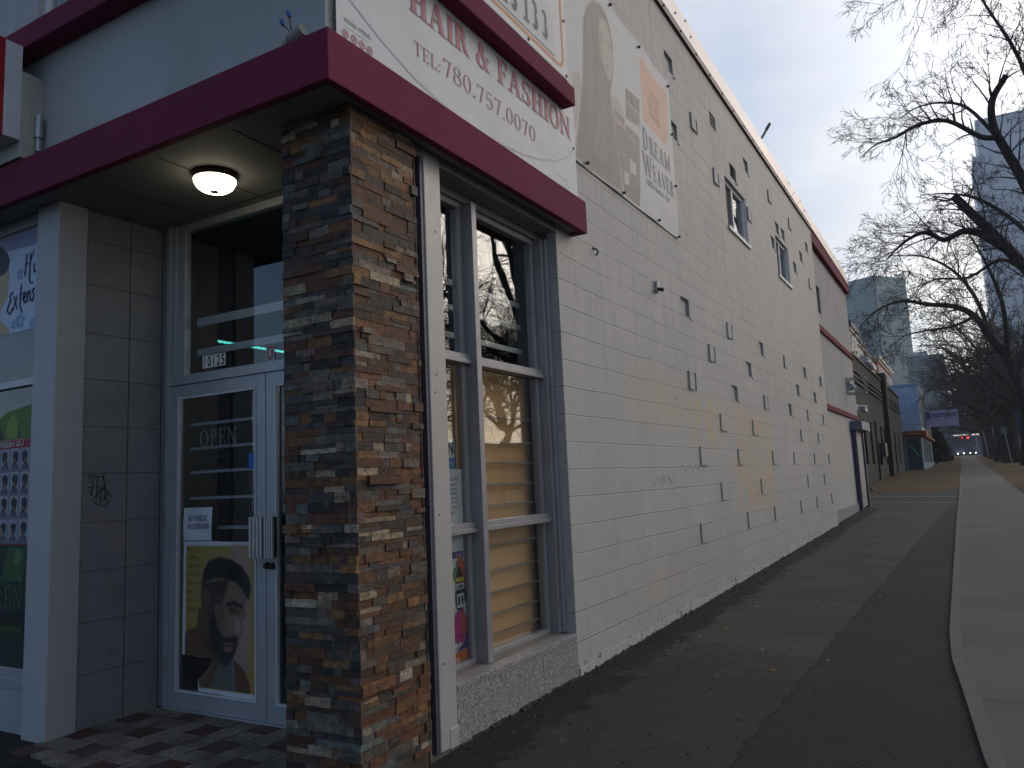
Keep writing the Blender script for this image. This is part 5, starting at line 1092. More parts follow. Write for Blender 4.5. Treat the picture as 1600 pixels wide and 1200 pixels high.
# floodlight in a cage
fl = thing('caged_floodlight', 'grey square wire cage bracket holding a small floodlight high on the stucco wall', 'light', (-2.4, 23.2, 3.4))
m_ = MB(); X0, X1, Y0, Y1, Z0, Z1 = RX+.0, RX+.46, 22.5, 23.0, 3.40, 3.80
for z in (Z0, Z1):
    for a, b in (((X0, Y0), (X1, Y0)), ((X1, Y0), (X1, Y1)), ((X0, Y1), (X1, Y1)), ((X0, Y0), (X0, Y1))): m_.tube((a[0], a[1], z), (b[0], b[1], z), .018, .018, 6)
for x, y in ((X1, Y0), (X1, Y1), (X0, Y0), (X0, Y1)): m_.tube((x, y, Z0), (x, y, Z1), .018, .018, 6)
m_.build('cage', mat('cage_grey', (.30, .29, .27), .6, .2), fl)
MB().box(RX+.001, RX+.10, 22.66, 22.84, 3.5, 3.74).tube((RX+.10, 22.75, 3.66), (RX+.17, 22.75, 3.52), .05, .085, 12).build('lamp_head', mat('lamp_grey', (.42, .43, .46), .5, .2), fl)

# ================================================================ dark building
DK = -4.4; dk = thing('dark_building', 'low charcoal building with narrow red windows and raised grooves on its front', 'building', (-8, 50, .5))
M_dk = stucco('charcoal_paint', (.046, .046, .041), (.037, .037, .034), 30, .3)
DW = []
for yc in (43.9, 47.1, 50.2, 53.3, 55.6, 60.1, 64.1, 67.3): DW.append((yc-.55, yc+.55, 1.55, 3.85))
DW.insert(0, (37.5, 38.6, 1.55, 3.85)); DW.insert(0, (33.5, 34.6, 1.55, 3.85))
m_ = MB(); wall_with_holes(m_, 24.6, 72, -.1, 6.95, DW, DK)
for w_ in DW: recess(m_, DK, *w_, .35, False)
m_.face([(DK, 24.6, -.1), (-25, 24.6, -.1), (-25, 24.6, 6.95), (DK, 24.6, 6.95)][::-1]); m_.face([(DK, 72, -.1), (DK, 72, 6.95), (-25, 72, 6.95), (-25, 72, -.1)]); m_.face([(DK, 24.6, 6.949), (DK, 72, 6.949), (-25, 72, 6.949), (-25, 24.6, 6.949)])
m_.build('wall', M_dk, dk)
MB().box(DK-.2, DK+.08, 24.6, 56.0, 6.951, 7.05).box(DK-.2, DK+.08, 58.6, 72, 6.951, 7.05).build('coping', mat('coping_dark', (.025, .025, .03), .6), dk)
MB().box(DK-.3, DK+.28, 56.4, 57.9, -.1, 7.5).build('pilaster', M_dk, dk, bevel=.02)
M_gv = mat('groove_dark', (.022, .022, .022), .8)
for ya, yb in ((26, 55.6), (59.5, 71)):
    for z in (5.58, 5.84, 6.10): MB().box(DK, DK+.09, ya, yb, z, z+.12).build('raised_band', M_gv, dk)
for w_ in DW:
    f = MB().box(DK-.30, DK-.25, w_[0], w_[1], w_[2], w_[3]).build('window', mat('dark_red_panel', (.05, .014, .014), .5), dk)
    MB().box(DK-.249, DK-.22, (w_[0]+w_[1])/2-.04, (w_[0]+w_[1])/2+.04, w_[2], w_[3]).build('bar', M_blk, f)
MB().tube((DK+.07, 49.3, .6), (DK+.07, 49.3, 4.0), .05, .05, 8).build('drainpipe', M_blk, dk); MB().tube((DK+.07, 62.5, .8), (DK+.07, 62.5, 3.0), .05, .05, 8).build('drainpipe', M_blk, dk)
vb = thing('wall_cabinet', 'black metal cabinet mounted low on the charcoal wall', 'cabinet', (DK+.2, 52, 1.9)); MB().box(DK+.002, DK+.42, 49.8, 51.3, 1.95, 2.75).build('box', M_blk, vb, bevel=.02); MB().box(DK+.05, DK+.2, 50.3, 50.9, 1.5, 1.949).build('pipe_cover', M_blk, vb)
sc_ = thing('security_camera', 'white security camera on a short arm high on the charcoal wall', 'camera', (DK+.1, 42, 4.3)); MB().box(DK+.001, DK+.05, 41.0, 41.5, 4.2, 4.45).build('plate', M_wht, sc_); MB().tube((DK+.05, 41.2, 4.36), (DK+.5, 41.5, 4.36), .04, .04, 8).build('arm', M_wht, sc_); MB().box(DK+.2, DK+.42, 41.0, 42.2, 4.08, 4.32).build('body', mat('cam_grey', (.4, .4, .45), .4), sc_, bevel=.02)
rv = thing('roof_vent', 'dark round vent hood standing on the roof behind the pilaster', 'vent', (-5.2, 57, 7)); MB().tube((-4.9, 52.8, 6.95), (-4.9, 52.8, 7.4), .35, .35, 12).build('pipe', M_blk, rv); MB().lathe(-4.9, 52.8, [(.5, 7.4), (.5, 7.6), (.35, 7.85), (0, 7.95)], 14).build('hood', mat('hood_navy', (.03, .04, .06), .5), rv, smooth=True)
for k, y in enumerate((63, 67)):
    ac = thing('rooftop_unit', ['nearer grey air conditioning unit on the charcoal roof', 'farther grey air conditioning unit on the charcoal roof'][k], 'air conditioner', (-6, y, 7)); MB().box(-6.6, -5.2, y, y+1.8, 7.0, 8.2).build('casing', M_steel, ac, bevel=.03); MB().box(-6.4, -5.4, y-.02, y-.001, 7.3, 8.0).build('grille', M_blk, ac)
cs_ = thing('kerb_stop', 'worn concrete wheel stop lying at the foot of the charcoal wall', 'wheel stop', (-3.9, 35, .45)); MB().prism([(-4.36, 34.9, .44), (-3.35, 34.9, .44), (-3.35, 35.25, .44), (-4.36, 35.25, .44)], [(-4.36, 34.97, .60), (-3.43, 34.97, .60), (-3.43, 35.18, .60), (-4.36, 35.18, .60)]).build('block', mat('wheelstop_concrete', (.16, .155, .145), .9, 0, .2, 5), cs_, bevel=.015)

# ================================================================ blue building with projecting sign
bb = thing('blue_building', 'pale blue clad shop front with an orange canopy beyond the charcoal building', 'building', (-6, 80, .95))
def siding():
    t = NT('blue_siding'); t.set(.5, 0, .4); X, Y, Z = t.xyz(); fz = t.math('FRACT', t.math('DIVIDE', Z, 1.15))
    c = t.mix(t.mr(fz, .0, 1, 0, 1), (.40, .54, .72), (.52, .66, .80)); c = t.mix(t.mr(t.noise(2, 5), .4, .6, 0, .4), c, (.22, .34, .5)); t.col(c); t.bump(t.noise(4, 4, (1, 1, 3)), .5, .05); return t.m
M_sid = siding()
MB().box(-20, -3.0, 74, 86, 4.25, 8.05).build('upper_front', M_sid, bb, bevel=.03)
MB().box(-20, -2.96, 73.9, 86.1, 8.051, 8.25).build('parapet', mat('pale_blue_trim', (.30, .42, .60), .5), bb)
MB().box(-20, -3.15, 74.3, 97, .8, 4.2499).build('lower_wall', mat('teal_blue', (.16, .26, .34), .6), bb)
MB().box(-2.999, -2.97, 74.6, 85.5, 4.6, 7.8).build('side_panel', mat('slate_side', (.10, .11, .13), .7), bb)
MB().box(-4.75, -2.65, 73.1, 74.29, 3.86, 4.2).build('canopy', mat('rust_orange', (.32, .09, .035), .6), bb, bevel=.02); MB().box(-3.149, -2.75, 74.31, 96, 3.75, 3.95).build('side_canopy', mat('rust_orange', (.32, .09, .035), .6), bb)
fdo = MB().box(-4.30, -3.25, 74.24, 74.299, 1.05, 3.65).build('door', mat('teal_glass', (.04, .07, .085), .25), bb); MB().box(-4.45, -4.3001, 74.2, 74.299, .95, 3.8).box(-3.2499, -3.12, 74.2, 74.299, .95, 3.8).box(-4.3, -3.25, 74.2, 74.299, 3.6501, 3.8).build('door_frame', mat('door_blue', (.22, .33, .42), .5), fdo)
m_ = MB(); m_.path([(-4.1, 74.23, 3.2), (-3.4, 74.23, 2.1)], .02, 4); m_.build('reflection_strip', emit('green_reflection', (.05, .28, .18), .3), fdo)  # green reflection on the door glass, put in as a faintly glowing strip
for k in range(4): MB().box(-3.1499, -3.12, 77+k*4.6, 80.4+k*4.6, 1.6, 3.5).build('side_window', mat('side_glass', (.12, .15, .18), .2), bb)
MB().box(-20, -3.05, 86.3, 97, 4.25, 6.4).build('rear_upper_wall', mat('taupe_wall', (.17, .165, .15), .8, 0, .15, 1), bb)
ns_ = thing('projecting_sign', 'long lavender sign reading netsmart projecting over the lawn', 'sign', (-1.6, 82, 4.8))
MB().box(-2.96, -.27, 82, 82.25, 5.48, 6.30).box(-2.96, -.27, 82, 82.25, 4.80, 5.44).box(-2.94, -.29, 82.03, 82.22, 5.44, 5.48).build('cabinet', mat('lavender_face', (.56, .55, .80), .5, 0, .05), ns_, bevel=.01)
nv = pc('navy', (.025, .02, .16)); MB().box(-2.88, -2.52, 81.98, 81.999, 5.58, 6.16).build('initial_plate', nv, ns_)
btext('n', .72, mat('lavender_letter', (.36, .36, .58), .5), ns_, -2.70, 5.68, toY(81.975), 'letter', .8, 'CENTER', .001, off=.012); btext('etsmart', .66, nv, ns_, -2.45, 5.68, toY(81.99), 'lettering', .97, 'LEFT', .003, off=.008)
MB().box(-3.2, -2.961, 82.05, 82.2, 5.0, 6.1).build('bracket', M_steel, ns_)

# ================================================================ far buildings
ap = thing('apartment_block', 'cream and brick red apartment block rising behind the charcoal building', 'building', (-20, 150, 2))
M_cr = mat('cream_render', (.44, .42, .34), .8, 0, .06, .3); M_gg = mat('sage_render', (.22, .22, .185), .8, 0, .06, .3); M_bk = mat('brick_red', (.33, .095, .06), .85, 0, .1, .5); M_cn = mat('cornice', (.10, .085, .08), .7); M_cn2 = mat('pale_cornice', (.42, .38, .32), .7)
def ablock(x, y0, y1, zt, wm, cm, nm, depth=14):
    o = MB().box(x-depth, x, y0, y1, 1.5, zt).build(nm, wm, ap); MB().box(x-depth-.3, x+.5, y0-.5, y1+.3, zt+.001, zt+.9).build('cornice', cm, o); MB().box(x-depth, x+.28, y0-.28, y1+.1, zt-.45, zt-.02).build('cornice_moulding', M_cn2, o); return o
A1 = ablock(-13.9, 130.5, 142, 23.2, M_cr, M_cn, 'cream_bay'); A2 = ablock(-14.2, 142.4, 153, 22.6, M_cr, M_cn, 'cream_bay'); A5 = ablock(-14.4, 153.4, 166, 21.6, M_cr, M_cn, 'cream_bay')
A3 = ablock(-12.2, 131.5, 145, 17.4, M_gg, M_cn2, 'sage_bay', 4); A4 = ablock(-13.2, 166.5, 200, 22.2, M_bk, M_cn2, 'brick_bay')
M_wp = mat('far_pane', (.10, .13, .16), .2)
for (x, y0, y1, zt) in ((-13.9, 130.5, 142, 23.2), (-14.2, 142.4, 153, 22.6), (-14.4, 153.4, 166, 21.6), (-12.2, 131.5, 145, 17.4), (-13.2, 166.5, 200, 22.2)):
    z = zt-2.9
    while z > 10:
        y = y0+1.5
        while y < y1-2:
            f = MB().box(x, x+.12, y, y+1.9, z, z+1.7).build('window', M_wht, ap); MB().box(x+.121, x+.15, y+.2, y+1.7, z+.2, z+1.5).build('pane', M_wp, f); y += 4.2
        z -= 3.1
f = MB().box(-13.3, -12.7, 131.35, 131.499, 14.5, 16.2).build('window', M_wht, ap); MB().box(-13.2, -12.8, 131.3, 131.349, 14.7, 16.0).build('pane', mat('pale_pane', (.35, .45, .5), .2), f)
def curtain(nm, c1, c2, s):
    t = NT(nm); t.set(.45, .0, .4); X, Y, Z = t.xyz(); fz = t.math('FRACT', t.math('DIVIDE', Z, 3.7)); spn = t.math('LESS_THAN', fz, .34)
    v = t.noise(.06, 4, (1, 1, 3)); c = t.mix(t.mr(v, .35, .65), c1, c2); c = t.mix(t.math('MULTIPLY', spn, t.mr(t.noise(.09, 3, (1, 1, 2.5)), .42, .58, .1, .8)), c, s)
    wn = t.math('FRACT', t.math('DIVIDE', t.math('ADD', X, Y), 1.5)); c = t.mix(t.math('MULTIPLY', t.math('LESS_THAN', wn, .10), .35), c, tuple(q*.7 for q in c1)); t.col(c); return t.m
tw = thing('glass_tower', 'tall blue-green glass office tower standing far behind the apartment block', 'tower', (-26, 360, 4))
d0, d1_, d2_ = (-25.72, 350), (-38.0, 355.5), (-14.9, 364.5); bk = (-27.2, 370)
Tp = 79.8
m_ = MB(); pts = [d0, d2_, (-20, 385), (-52, 385), (-52, 361.5)]
m_.prism([(x, y, 2) for x, y in pts], [(x, y, Tp) for x, y in pts]); m_.build('shaft', curtain('tower_glass', (.20, .31, .32), (.24, .35, .36), (.33, .43, .43)), tw)
MB().prism([(-25.9, 349.8, 2), (-25.5, 349.8, 2), (-25.5, 350.3, 2), (-25.9, 350.3, 2)], [(-25.9, 349.8, Tp), (-25.5, 349.8, Tp), (-25.5, 350.3, Tp), (-25.9, 350.3, Tp)]).build('corner_fin', mat('tower_fin', (.07, .11, .14), .4), tw)
MB().box(-24, -21, 368, 372, Tp+.01, Tp+2).build('roof_plant', mat('tower_fin', (.07, .11, .14), .4), tw)
t2 = thing('pale_tower', 'very tall pale tower half hidden by bare branches at the right', 'tower', (30, 420, 4))
MB().box(15.6, 60, 400, 430, 2, 138).build('shaft', curtain('pale_glass', (.50, .58, .66), (.56, .63, .70), (.6, .67, .72)), t2); MB().box(18.5, 60, 403, 430, 138.01, 156).build('crown', curtain('pale_glass2', (.50, .58, .66), (.56, .63, .70), (.6, .67, .72)), t2)
t3 = thing('slate_tower', 'shorter slate office block seen through twigs above the projecting sign', 'tower', (-8, 330, 4))
MB().box(-16, -3.5, 330, 345, 2, 42).build('shaft', curtain('slate_glass', (.12, .17, .20), (.16, .21, .25), (.2, .25, .28)), t3); MB().box(-14, -9, 334, 342, 42.01, 44).build('roof_plant', M_steel, t3)
ov = thing('far_overpass', 'long slate coloured elevated walkway crossing the end of the street', 'bridge', (0, 245, 8))
MB().box(-30, 60, 245, 252, 9.2, 13.6).build('deck', mat('slate_deck', (.085, .095, .125), .8, 0, .1, .1), ov); MB().box(-30, 60, 244.8, 245.0, 8.85, 9.199).build('pale_edge', mat('pale_edge', (.30, .33, .38), .6), ov)
for x in (-12, 20, 40): MB().box(x, x+1.2, 246, 250, 3, 9.19).build('pier', mat('pier_conc', (.12, .13, .15), .8), ov)
MB().box(-10, 13, 262, 270, 2.5, 9).build('underside_wall', mat('blue_shade_wall', (.07, .09, .12), .7, 0, .3, .3), ov) if False else None
fb = thing('far_depot', 'long low blue-grey depot closing off the end of the street', 'building', (0, 275, 3)); MB().box(-40, 80, 275, 290, 2.5, 9.1).build('wall', mat('depot_wall', (.085, .11, .15), .8, 0, .2, .15), fb); MB().box(-40, 80, 274.7, 290, 9.11, 9.5).build('roof', mat('depot_roof', (.16, .18, .2), .8), fb)
for k in range(9): MB().box(-18+k*5, -15+k*5, 274.9, 274.99, 3.4, 6.0).build('window', mat('depot_window', (.16, .20, .25), .3), fb)
rb = thing('far_sign_building', 'slate roofed building with a row of pale letters at the far right', 'building', (20, 215, 3))
MB().box(9.5, 40, 215, 230, 2.5, 17.0).build('wall', mat('slate_wall', (.12, .13, .165), .8, 0, .1, .2), rb); btext('COMPLEX', 2.2, mat('pale_letters', (.40, .45, .48), .5), rb, 10.6, 11.6, toY(214.9), 'lettering', .9, 'LEFT', .01, off=.03)
# traffic lights
for k, x in enumerate((-.4, .75)):
    tl = thing('traffic_light', ['left one of two red traffic lights at the far crossing', 'right one of two red traffic lights at the far crossing'][k], 'traffic light', (x, 212, 5), 'traffic lights at the far crossing')
    MB().box(x-.22, x+.22, 212, 212.3, 6.2, 7.4).build('housing', M_blk, tl); MB().lathe(x, 0, [(0, 0)], 3) if False else MB().tube((x, 211.99, 7.1), (x, 211.93, 7.1), .24, .24, 12).build('red_lamp', emit('red_signal', (1, .05, .04), 3), tl)
tp = thing('signal_mast', 'thin mast arm carrying the far traffic lights', 'mast', (2.2, 212.3, 2.7)); MB().tube((2.4, 212.4, 2.7), (2.4, 212.4, 8), .1, .08, 8).build('pole', M_steel, tp); MB().tube((2.4, 212.4, 7.6), (-1, 212.4, 7.6), .06, .05, 8).build('arm', M_steel, tp)

# ================================================================ cars
def car(name, label, x, y, c, facing=-1, lights=False, group=None, L=4.5):
    r = thing(name, label, 'car', (x, y, gz(y)), group); z0 = gz(y); W = .88
    prof = [(-.5, .35), (-.5, .72), (-.46, .80), (-.24, .92), (-.12, 1.38), (.18, 1.42), (.36, .98), (.48, .90), (.5, .70), (.5, .35)]
    k = L; P = [(a*k*-facing if False else a*k, z) for a, z in prof]
    m_ = MB(); sgn = 1 if facing > 0 else -1
    m_.prism([(x-W, y+sgn*a, z0+z) for a, z in P], [(x+W, y+sgn*a, z0+z) for a, z in P]); m_.build('body', c, r, bevel=.05)
    g = [(-.235, .95), (-.125, 1.33), (.175, 1.37), (.345, 1.0)]
    for s in (-1, 1):
        m_ = MB(); m_.prism([(x+s*(W+.004), y+sgn*a*k, z0+z) for a, z in g], [(x+s*(W+.012), y+sgn*a*k, z0+z) for a, z in g]); m_.build('side_windows', mat('car_glass', (.03, .035, .04), .1), r)
        for a in (-.31, .31):
            MB().tube((x+s*(W-.12), y+a*k, z0+.33), (x+s*(W+.02), y+a*k, z0+.33), .33, .33, 18).build('wheel', M_blk, r)
    for a0, z_0, a1, z_1, nm in ((-.238, .93, -.128, 1.36, 'rear_window'), (.185, 1.39, .357, .995, 'windscreen')):
        m_ = MB(); n_ = .012*sgn*(-1 if nm == 'rear_window' else 1)
        m_.face([(x-W+.1, y+sgn*a0*k+n_, z0+z_0+.01), (x+W-.1, y+sgn*a0*k+n_, z0+z_0+.01), (x+W-.1, y+sgn*a1*k+n_, z0+z_1+.01), (x-W+.1, y+sgn*a1*k+n_, z0+z_1+.01)]); m_.build(nm, mat('car_glass', (.03, .035, .04), .1), r)
    for s in (-1, 1):
        f_y = y+sgn*(.5*k); MB().tube((x+s*.62, f_y-.02*sgn, z0+.68), (x+s*.62, f_y+.03*sgn, z0+.68), .11, .11, 10).build('headlight', emit('headlamp_on', (1, .82, .6), 10) if lights else mat('lens', (.5, .5, .5), .2), r)
        b_y = y-sgn*(.5*k); MB().box(x+s*.5-.14, x+s*.5+.14, b_y-.03, b_y+.03, z0+.68, z0+.84).build('tail_light', mat('tail_lens', (.25, .02, .02), .3), r)
    return r
car('parked_car', 'dark red car parked at the kerb behind the trunks at the right', 6.4, 108, mat('maroon_paint', (.09, .02, .03), .3, .2), 1, group='cars parked along the kerb')
car('parked_car', 'silver car parked beyond the dark red one', 6.4, 122, mat('silver_paint', (.30, .34, .36), .3, .4), 1, group='cars parked along the kerb')
car('parked_car', 'dark blue car parked nearest at the right edge behind the blue post', 6.5, 92, mat('navy_paint', (.03, .035, .08), .3, .2), 1, group='cars parked along the kerb')
car('oncoming_car', 'car with bright headlights on at the far crossing, nearest the walkway', -1.1, 226, mat('grey_paint', (.12, .13, .15), .3, .2), -1, True, 'cars at the far crossing')
car('oncoming_car', 'second car with headlights on at the far crossing', 1.6, 240, mat('grey_paint', (.12, .13, .15), .3, .2), -1, True, 'cars at the far crossing')
car('blue_van', 'blue vehicle waiting left of the headlights at the far crossing', -4.4, 222, mat('blue_paint', (.02, .06, .22), .4, .1), -1, False, 'cars at the far crossing')
# posts and signs by the boulevard
def post(x, y, h, c, label, lean=.0, plate=None, name='sign_post'):
    r = thing(name, label, 'post', (x, y, gz(y))); MB().tube((x, y, gz(y)-.1), (x+lean, y, gz(y)+h), .055, .05, 8).build('pole', c, r)
    if plate: MB().box(x+lean-plate[0]/2, x+lean+plate[0]/2, y-.1, y-.06, gz(y)+h-plate[1], gz(y)+h).build('plate', plate[2], r, bevel=.01)
    return r
gp = mat('pale_post', (.20, .22, .24), .5, .3); post(3.45, 82.5, 3.3, gp, 'leaning pale post in front of the nearest thick trunk', -.35, (.45, .6, gp)); post(3.3, 116, 4.2, gp, 'thin pale post standing between the two middle trunks', -.1)
post(3.0, 140, 4.5, gp, 'farthest thin pale post leaning left among the trunks', -.5); post(4.35, 78, 4.6, mat('blue_post', (.05, .07, .15), .5), 'dark blue parking sign post at the right edge', 0, (.9, 2.2, mat('blue_post', (.05, .07, .15), .5)), 'parking_sign')
rs_ = thing('red_sandwich_board', 'small red and white board standing by the far end of the sidewalk', 'sign', (-3.4, 185, 2.4)); MB().box(-4.6, -3.2, 185, 185.15, 3.4, 5.6).build('red_panel', mat('red_panel', (.35, .03, .07), .5), rs_); MB().box(-4.6, -3.2, 185.01, 185.14, 5.601, 6.6).build('white_panel', mat('white_panel', (.4, .42, .45), .5), rs_); MB().box(-4.5, -4.3, 185.02, 185.1, 2.3, 3.399).box(-3.5, -3.3, 185.02, 185.1, 2.3, 3.399).build('legs', M_steel, rs_)
bn = thing('litter_bin', 'dark litter bin beside the far red board', 'bin', (-4.1, 180, 2.3)); MB().lathe(-4.05, 180, [(.0, 2.32), (.42, 2.32), (.48, 3.3), (.40, 3.35), (.3, 3.6), (0, 3.65)], 14).build('drum', M_blk, bn)

# ================================================================ litter and loose grit
rl = random.Random(31)
def bit(kind, x, y, label, s):
    z = gz(y)+(.020 if x > -.2 else .002); r = rl.uniform(0, 3); m_ = MB()
    n = 6; P = [(x+s*math.cos(r+i*2*math.pi/n)*rl.uniform(.5, 1.1), y+s*1.3*math.sin(r+i*2*math.pi/n)*rl.uniform(.5, 1.1)) for i in range(n)]
    h = s*.35; m_.prism([(a, b, z) for a, b in P], [(x+(a-x)*.8, y+(b-y)*.8, z+h*rl.uniform(.4, 1)) for a, b in P]); return m_
spots = [(-1.62, 5.45, 'w'), (-2.08, 6.62, 'w'), (-1.5, 6.3, 'w'), (-1.0, 6.1, 'w'), (-.9, 8.9, 'w'), (-.62, 12.6, 'w'), (-1.95, 8.1, 'w'), (.35, 6.3, 'w'), (-1.8, 12.0, 'w'), (-3.62, 2.95, 'w'), (-.45, 30, 'w'), (-.48, 52, 'w'), (-1.4, 18.9, 'w')]
for i, (x, y, k) in enumerate(spots):
    bit('w', x, y, '', .006+rl.uniform(0, .008)+.0012*y).build('litter_scrap', mat('litter_white', (.24, .24, .23), .8), label='small pale scrap of litter lying on the ground', cat='litter', group='pale scraps of litter')
for i, (x, y) in enumerate([(-1.95, 6.95), (-1.3, 5.7), (-1.7, 16.2), (-1.55, 15.4)]):
    bit('l', x, y, '', .014+rl.uniform(0, .010)+.0018*y).build('dead_leaf', mat('leaf_tan', (.20, .12, .05), .9), label='curled tan leaf lying on the asphalt', cat='leaf', group='dead leaves on the asphalt')
m_ = MB(); rg = random.Random(77)
for i in range(1500):
    y = rg.uniform(3.4, 19) if rg.random() < .8 else rg.uniform(2, 9)
    x = -2.50+abs(rg.gauss(0, .16)) if rg.random() < .86 else rg.uniform(-2.4, -.4)
    s = rg.uniform(.003, .011); z = gz(y); m_.cur = 1 if rg.random() < .05 else 0
    a = rg.uniform(0, 3); P = [(x+s*math.cos(a+t)*rg.uniform(.6, 1), y+s*math.sin(a+t)*rg.uniform(.6, 1)) for t in (0, 1.6, 3.1, 4.7)]
    m_.prism([(p, q, z-.002) for p, q in P], [(x+(p-x)*.6, y+(q-y)*.6, z+s*.8) for p, q in P])
m_.build('loose_gravel', [mat('grit_dark', (.045, .043, .04), .95), mat('grit_pale', (.15, .145, .135), .9)], kind='stuff')
# crumbled edge of asphalt along the foot of the wall
m_ = MB(); 
y = 3.63
while y < 18:
    L = rg.uniform(.02, .12); w_ = rg.choice([.006, .012, .02, .035])*rg.uniform(.6, 1.3); h = rg.uniform(.004, .020); z = gz(y)
    P = [(WX+.0, y), (WX+.0+w_, y+L*.2), (WX+.0+w_*.9, y+L*.8), (WX+.0, y+L)]
    m_.prism([(p, q, z-.003) for p, q in P], [(WX+.001+(p-WX)*.4, y+(q-y)*.9, z+h) for p, q in P]); y += L*.8
m_.build('asphalt_crumbs', mat('crumb_dark', (.035, .034, .033), .95), kind='stuff')

# ================================================================ trees
def bark():
    t = NT('bark'); t.set(.95, 0, .15); c = t.mix(t.mr(t.noise(5, 6, (1, 1, .3), .7), .38, .62), (.048, .042, .038), (.022, .020, .020)); t.col(c); t.bump(t.noise(9, 5, (1, 1, .25)), .8, .05); return t.m
M_bark = bark(); M_twig = mat('twig_bark', (.058, .047, .042), .9, 0, .15); M_leaf = mat('withered_leaf', (.085, .050, .030), .9, 0, .3, 4)
def norm(v): return v/np.linalg.norm(v)
def perp(d, rng):
    v = rng.normal(size=3); v -= d*np.dot(v, d); return norm(v)
def grow(S, p, d, L, r, lvl, mx, rng, P):
    n = max(3, int(round(L/P['seg'][min(lvl, len(P['seg'])-1)]))); s = L/n; kids = P['kids'][min(lvl, len(P['kids'])-1)]
    r_end = max(.25*r, P['rmin']*.7)
    for i in range(n):
        d = norm(d+rng.normal(size=3)*P['wander']*(1-.12*lvl)+np.array([0, 0, P['trop'][min(lvl, len(P['trop'])-1)]]))
        q = p+d*s; ra = r+(r_end-r)*i/n; rb = r+(r_end-r)*(i+1)/n; S.append((*p, *q, ra, rb, lvl))
        if lvl < mx and i >= P['start'][min(lvl, len(P['start'])-1)]:
            k = int(kids) + (1 if rng.random() < kids-int(kids) else 0)
            for _ in range(k):
                a = rng.uniform(.35, .9) if lvl else rng.uniform(.5, 1.1); dd = norm(d*math.cos(a)+perp(d, rng)*math.sin(a)); f = 1-.5*(i/n)
                grow(S, q, dd, L*rng.uniform(.42, .74)*f, max(rb*.62, P['rmin']), lvl+1, mx, rng, P)
        p = q
    P.setdefault('tips', []).append(tuple(p))
def tubes(S, n):
    A = np.array(S); p, q, ra, rb = A[:, 0:3], A[:, 3:6], A[:, 6], A[:, 7]
    d = q-p; d /= np.linalg.norm(d, axis=1)[:, None]+1e-9; t = np.tile([0, 0, 1.], (len(A), 1)); t[np.abs(d[:, 2]) > .9] = [1, 0, 0]
    u = np.cross(d, t); u /= np.linalg.norm(u, axis=1)[:, None]; v = np.cross(d, u); V = np.zeros((len(A), 2*n, 3))
    for i in range(n):
        c, s = math.cos(2*math.pi*i/n), math.sin(2*math.pi*i/n); o = u*c+v*s
        V[:, i] = p+o*ra[:, None]; V[:, n+i] = q+d*(ra*.2)[:, None]+o*rb[:, None]
    base = (np.arange(len(A))*2*n)[:, None]
    Fs = np.concatenate([base+np.array([[i, (i+1) % n, n+(i+1) % n, n+i]]) for i in range(n)], 0)
    return V.reshape(-1, 3), Fs
def fast_mesh(name, parts, mats):
    V = []; Fc = []; MI = []; o = 0
    for (v, f, mi) in parts:
        V.append(v); Fc.append(f+o); MI.append(np.full(len(f), mi)); o += len(v)
    V = np.concatenate(V); Fc = np.concatenate(Fc); MI = np.concatenate(MI); me = bpy.data.meshes.new(name)
    me.vertices.add(len(V)); me.vertices.foreach_set('co', V.ravel()); me.loops.add(Fc.size); me.loops.foreach_set('vertex_index', Fc.ravel().astype(np.int32))
    me.polygons.add(len(Fc)); me.polygons.foreach_set('loop_start', np.arange(0, Fc.size, 4, dtype=np.int32)); me.polygons.foreach_set('material_index', MI.astype(np.int32))
    for mt in mats: me.materials.append(mt)
    me.update(calc_edges=True); me.validate(); return me
def leaves(tips, rng, k, s):
    V = []; 
    for t in tips:
        for _ in range(k):
            c = np.array(t)+rng.normal(size=3)*.14; a = norm(rng.normal(size=3)); b = perp(a, rng); w_ = s*rng.uniform(.5, 1.2)
            V += [c-a*w_, c-b*w_*.5, c+a*w_, c+b*w_*.5]
    V = np.array(V); return V, np.arange(len(V)).reshape(-1, 4)
BASEP = dict(seg=[.9, .55, .36, .26, .2], kids=[1.3, 1.25, 1.15, 1.1], start=[1, 1, 1, 0], trop=[.05, .0, -.012, -.035, -.04], wander=.17, rmin=.006)
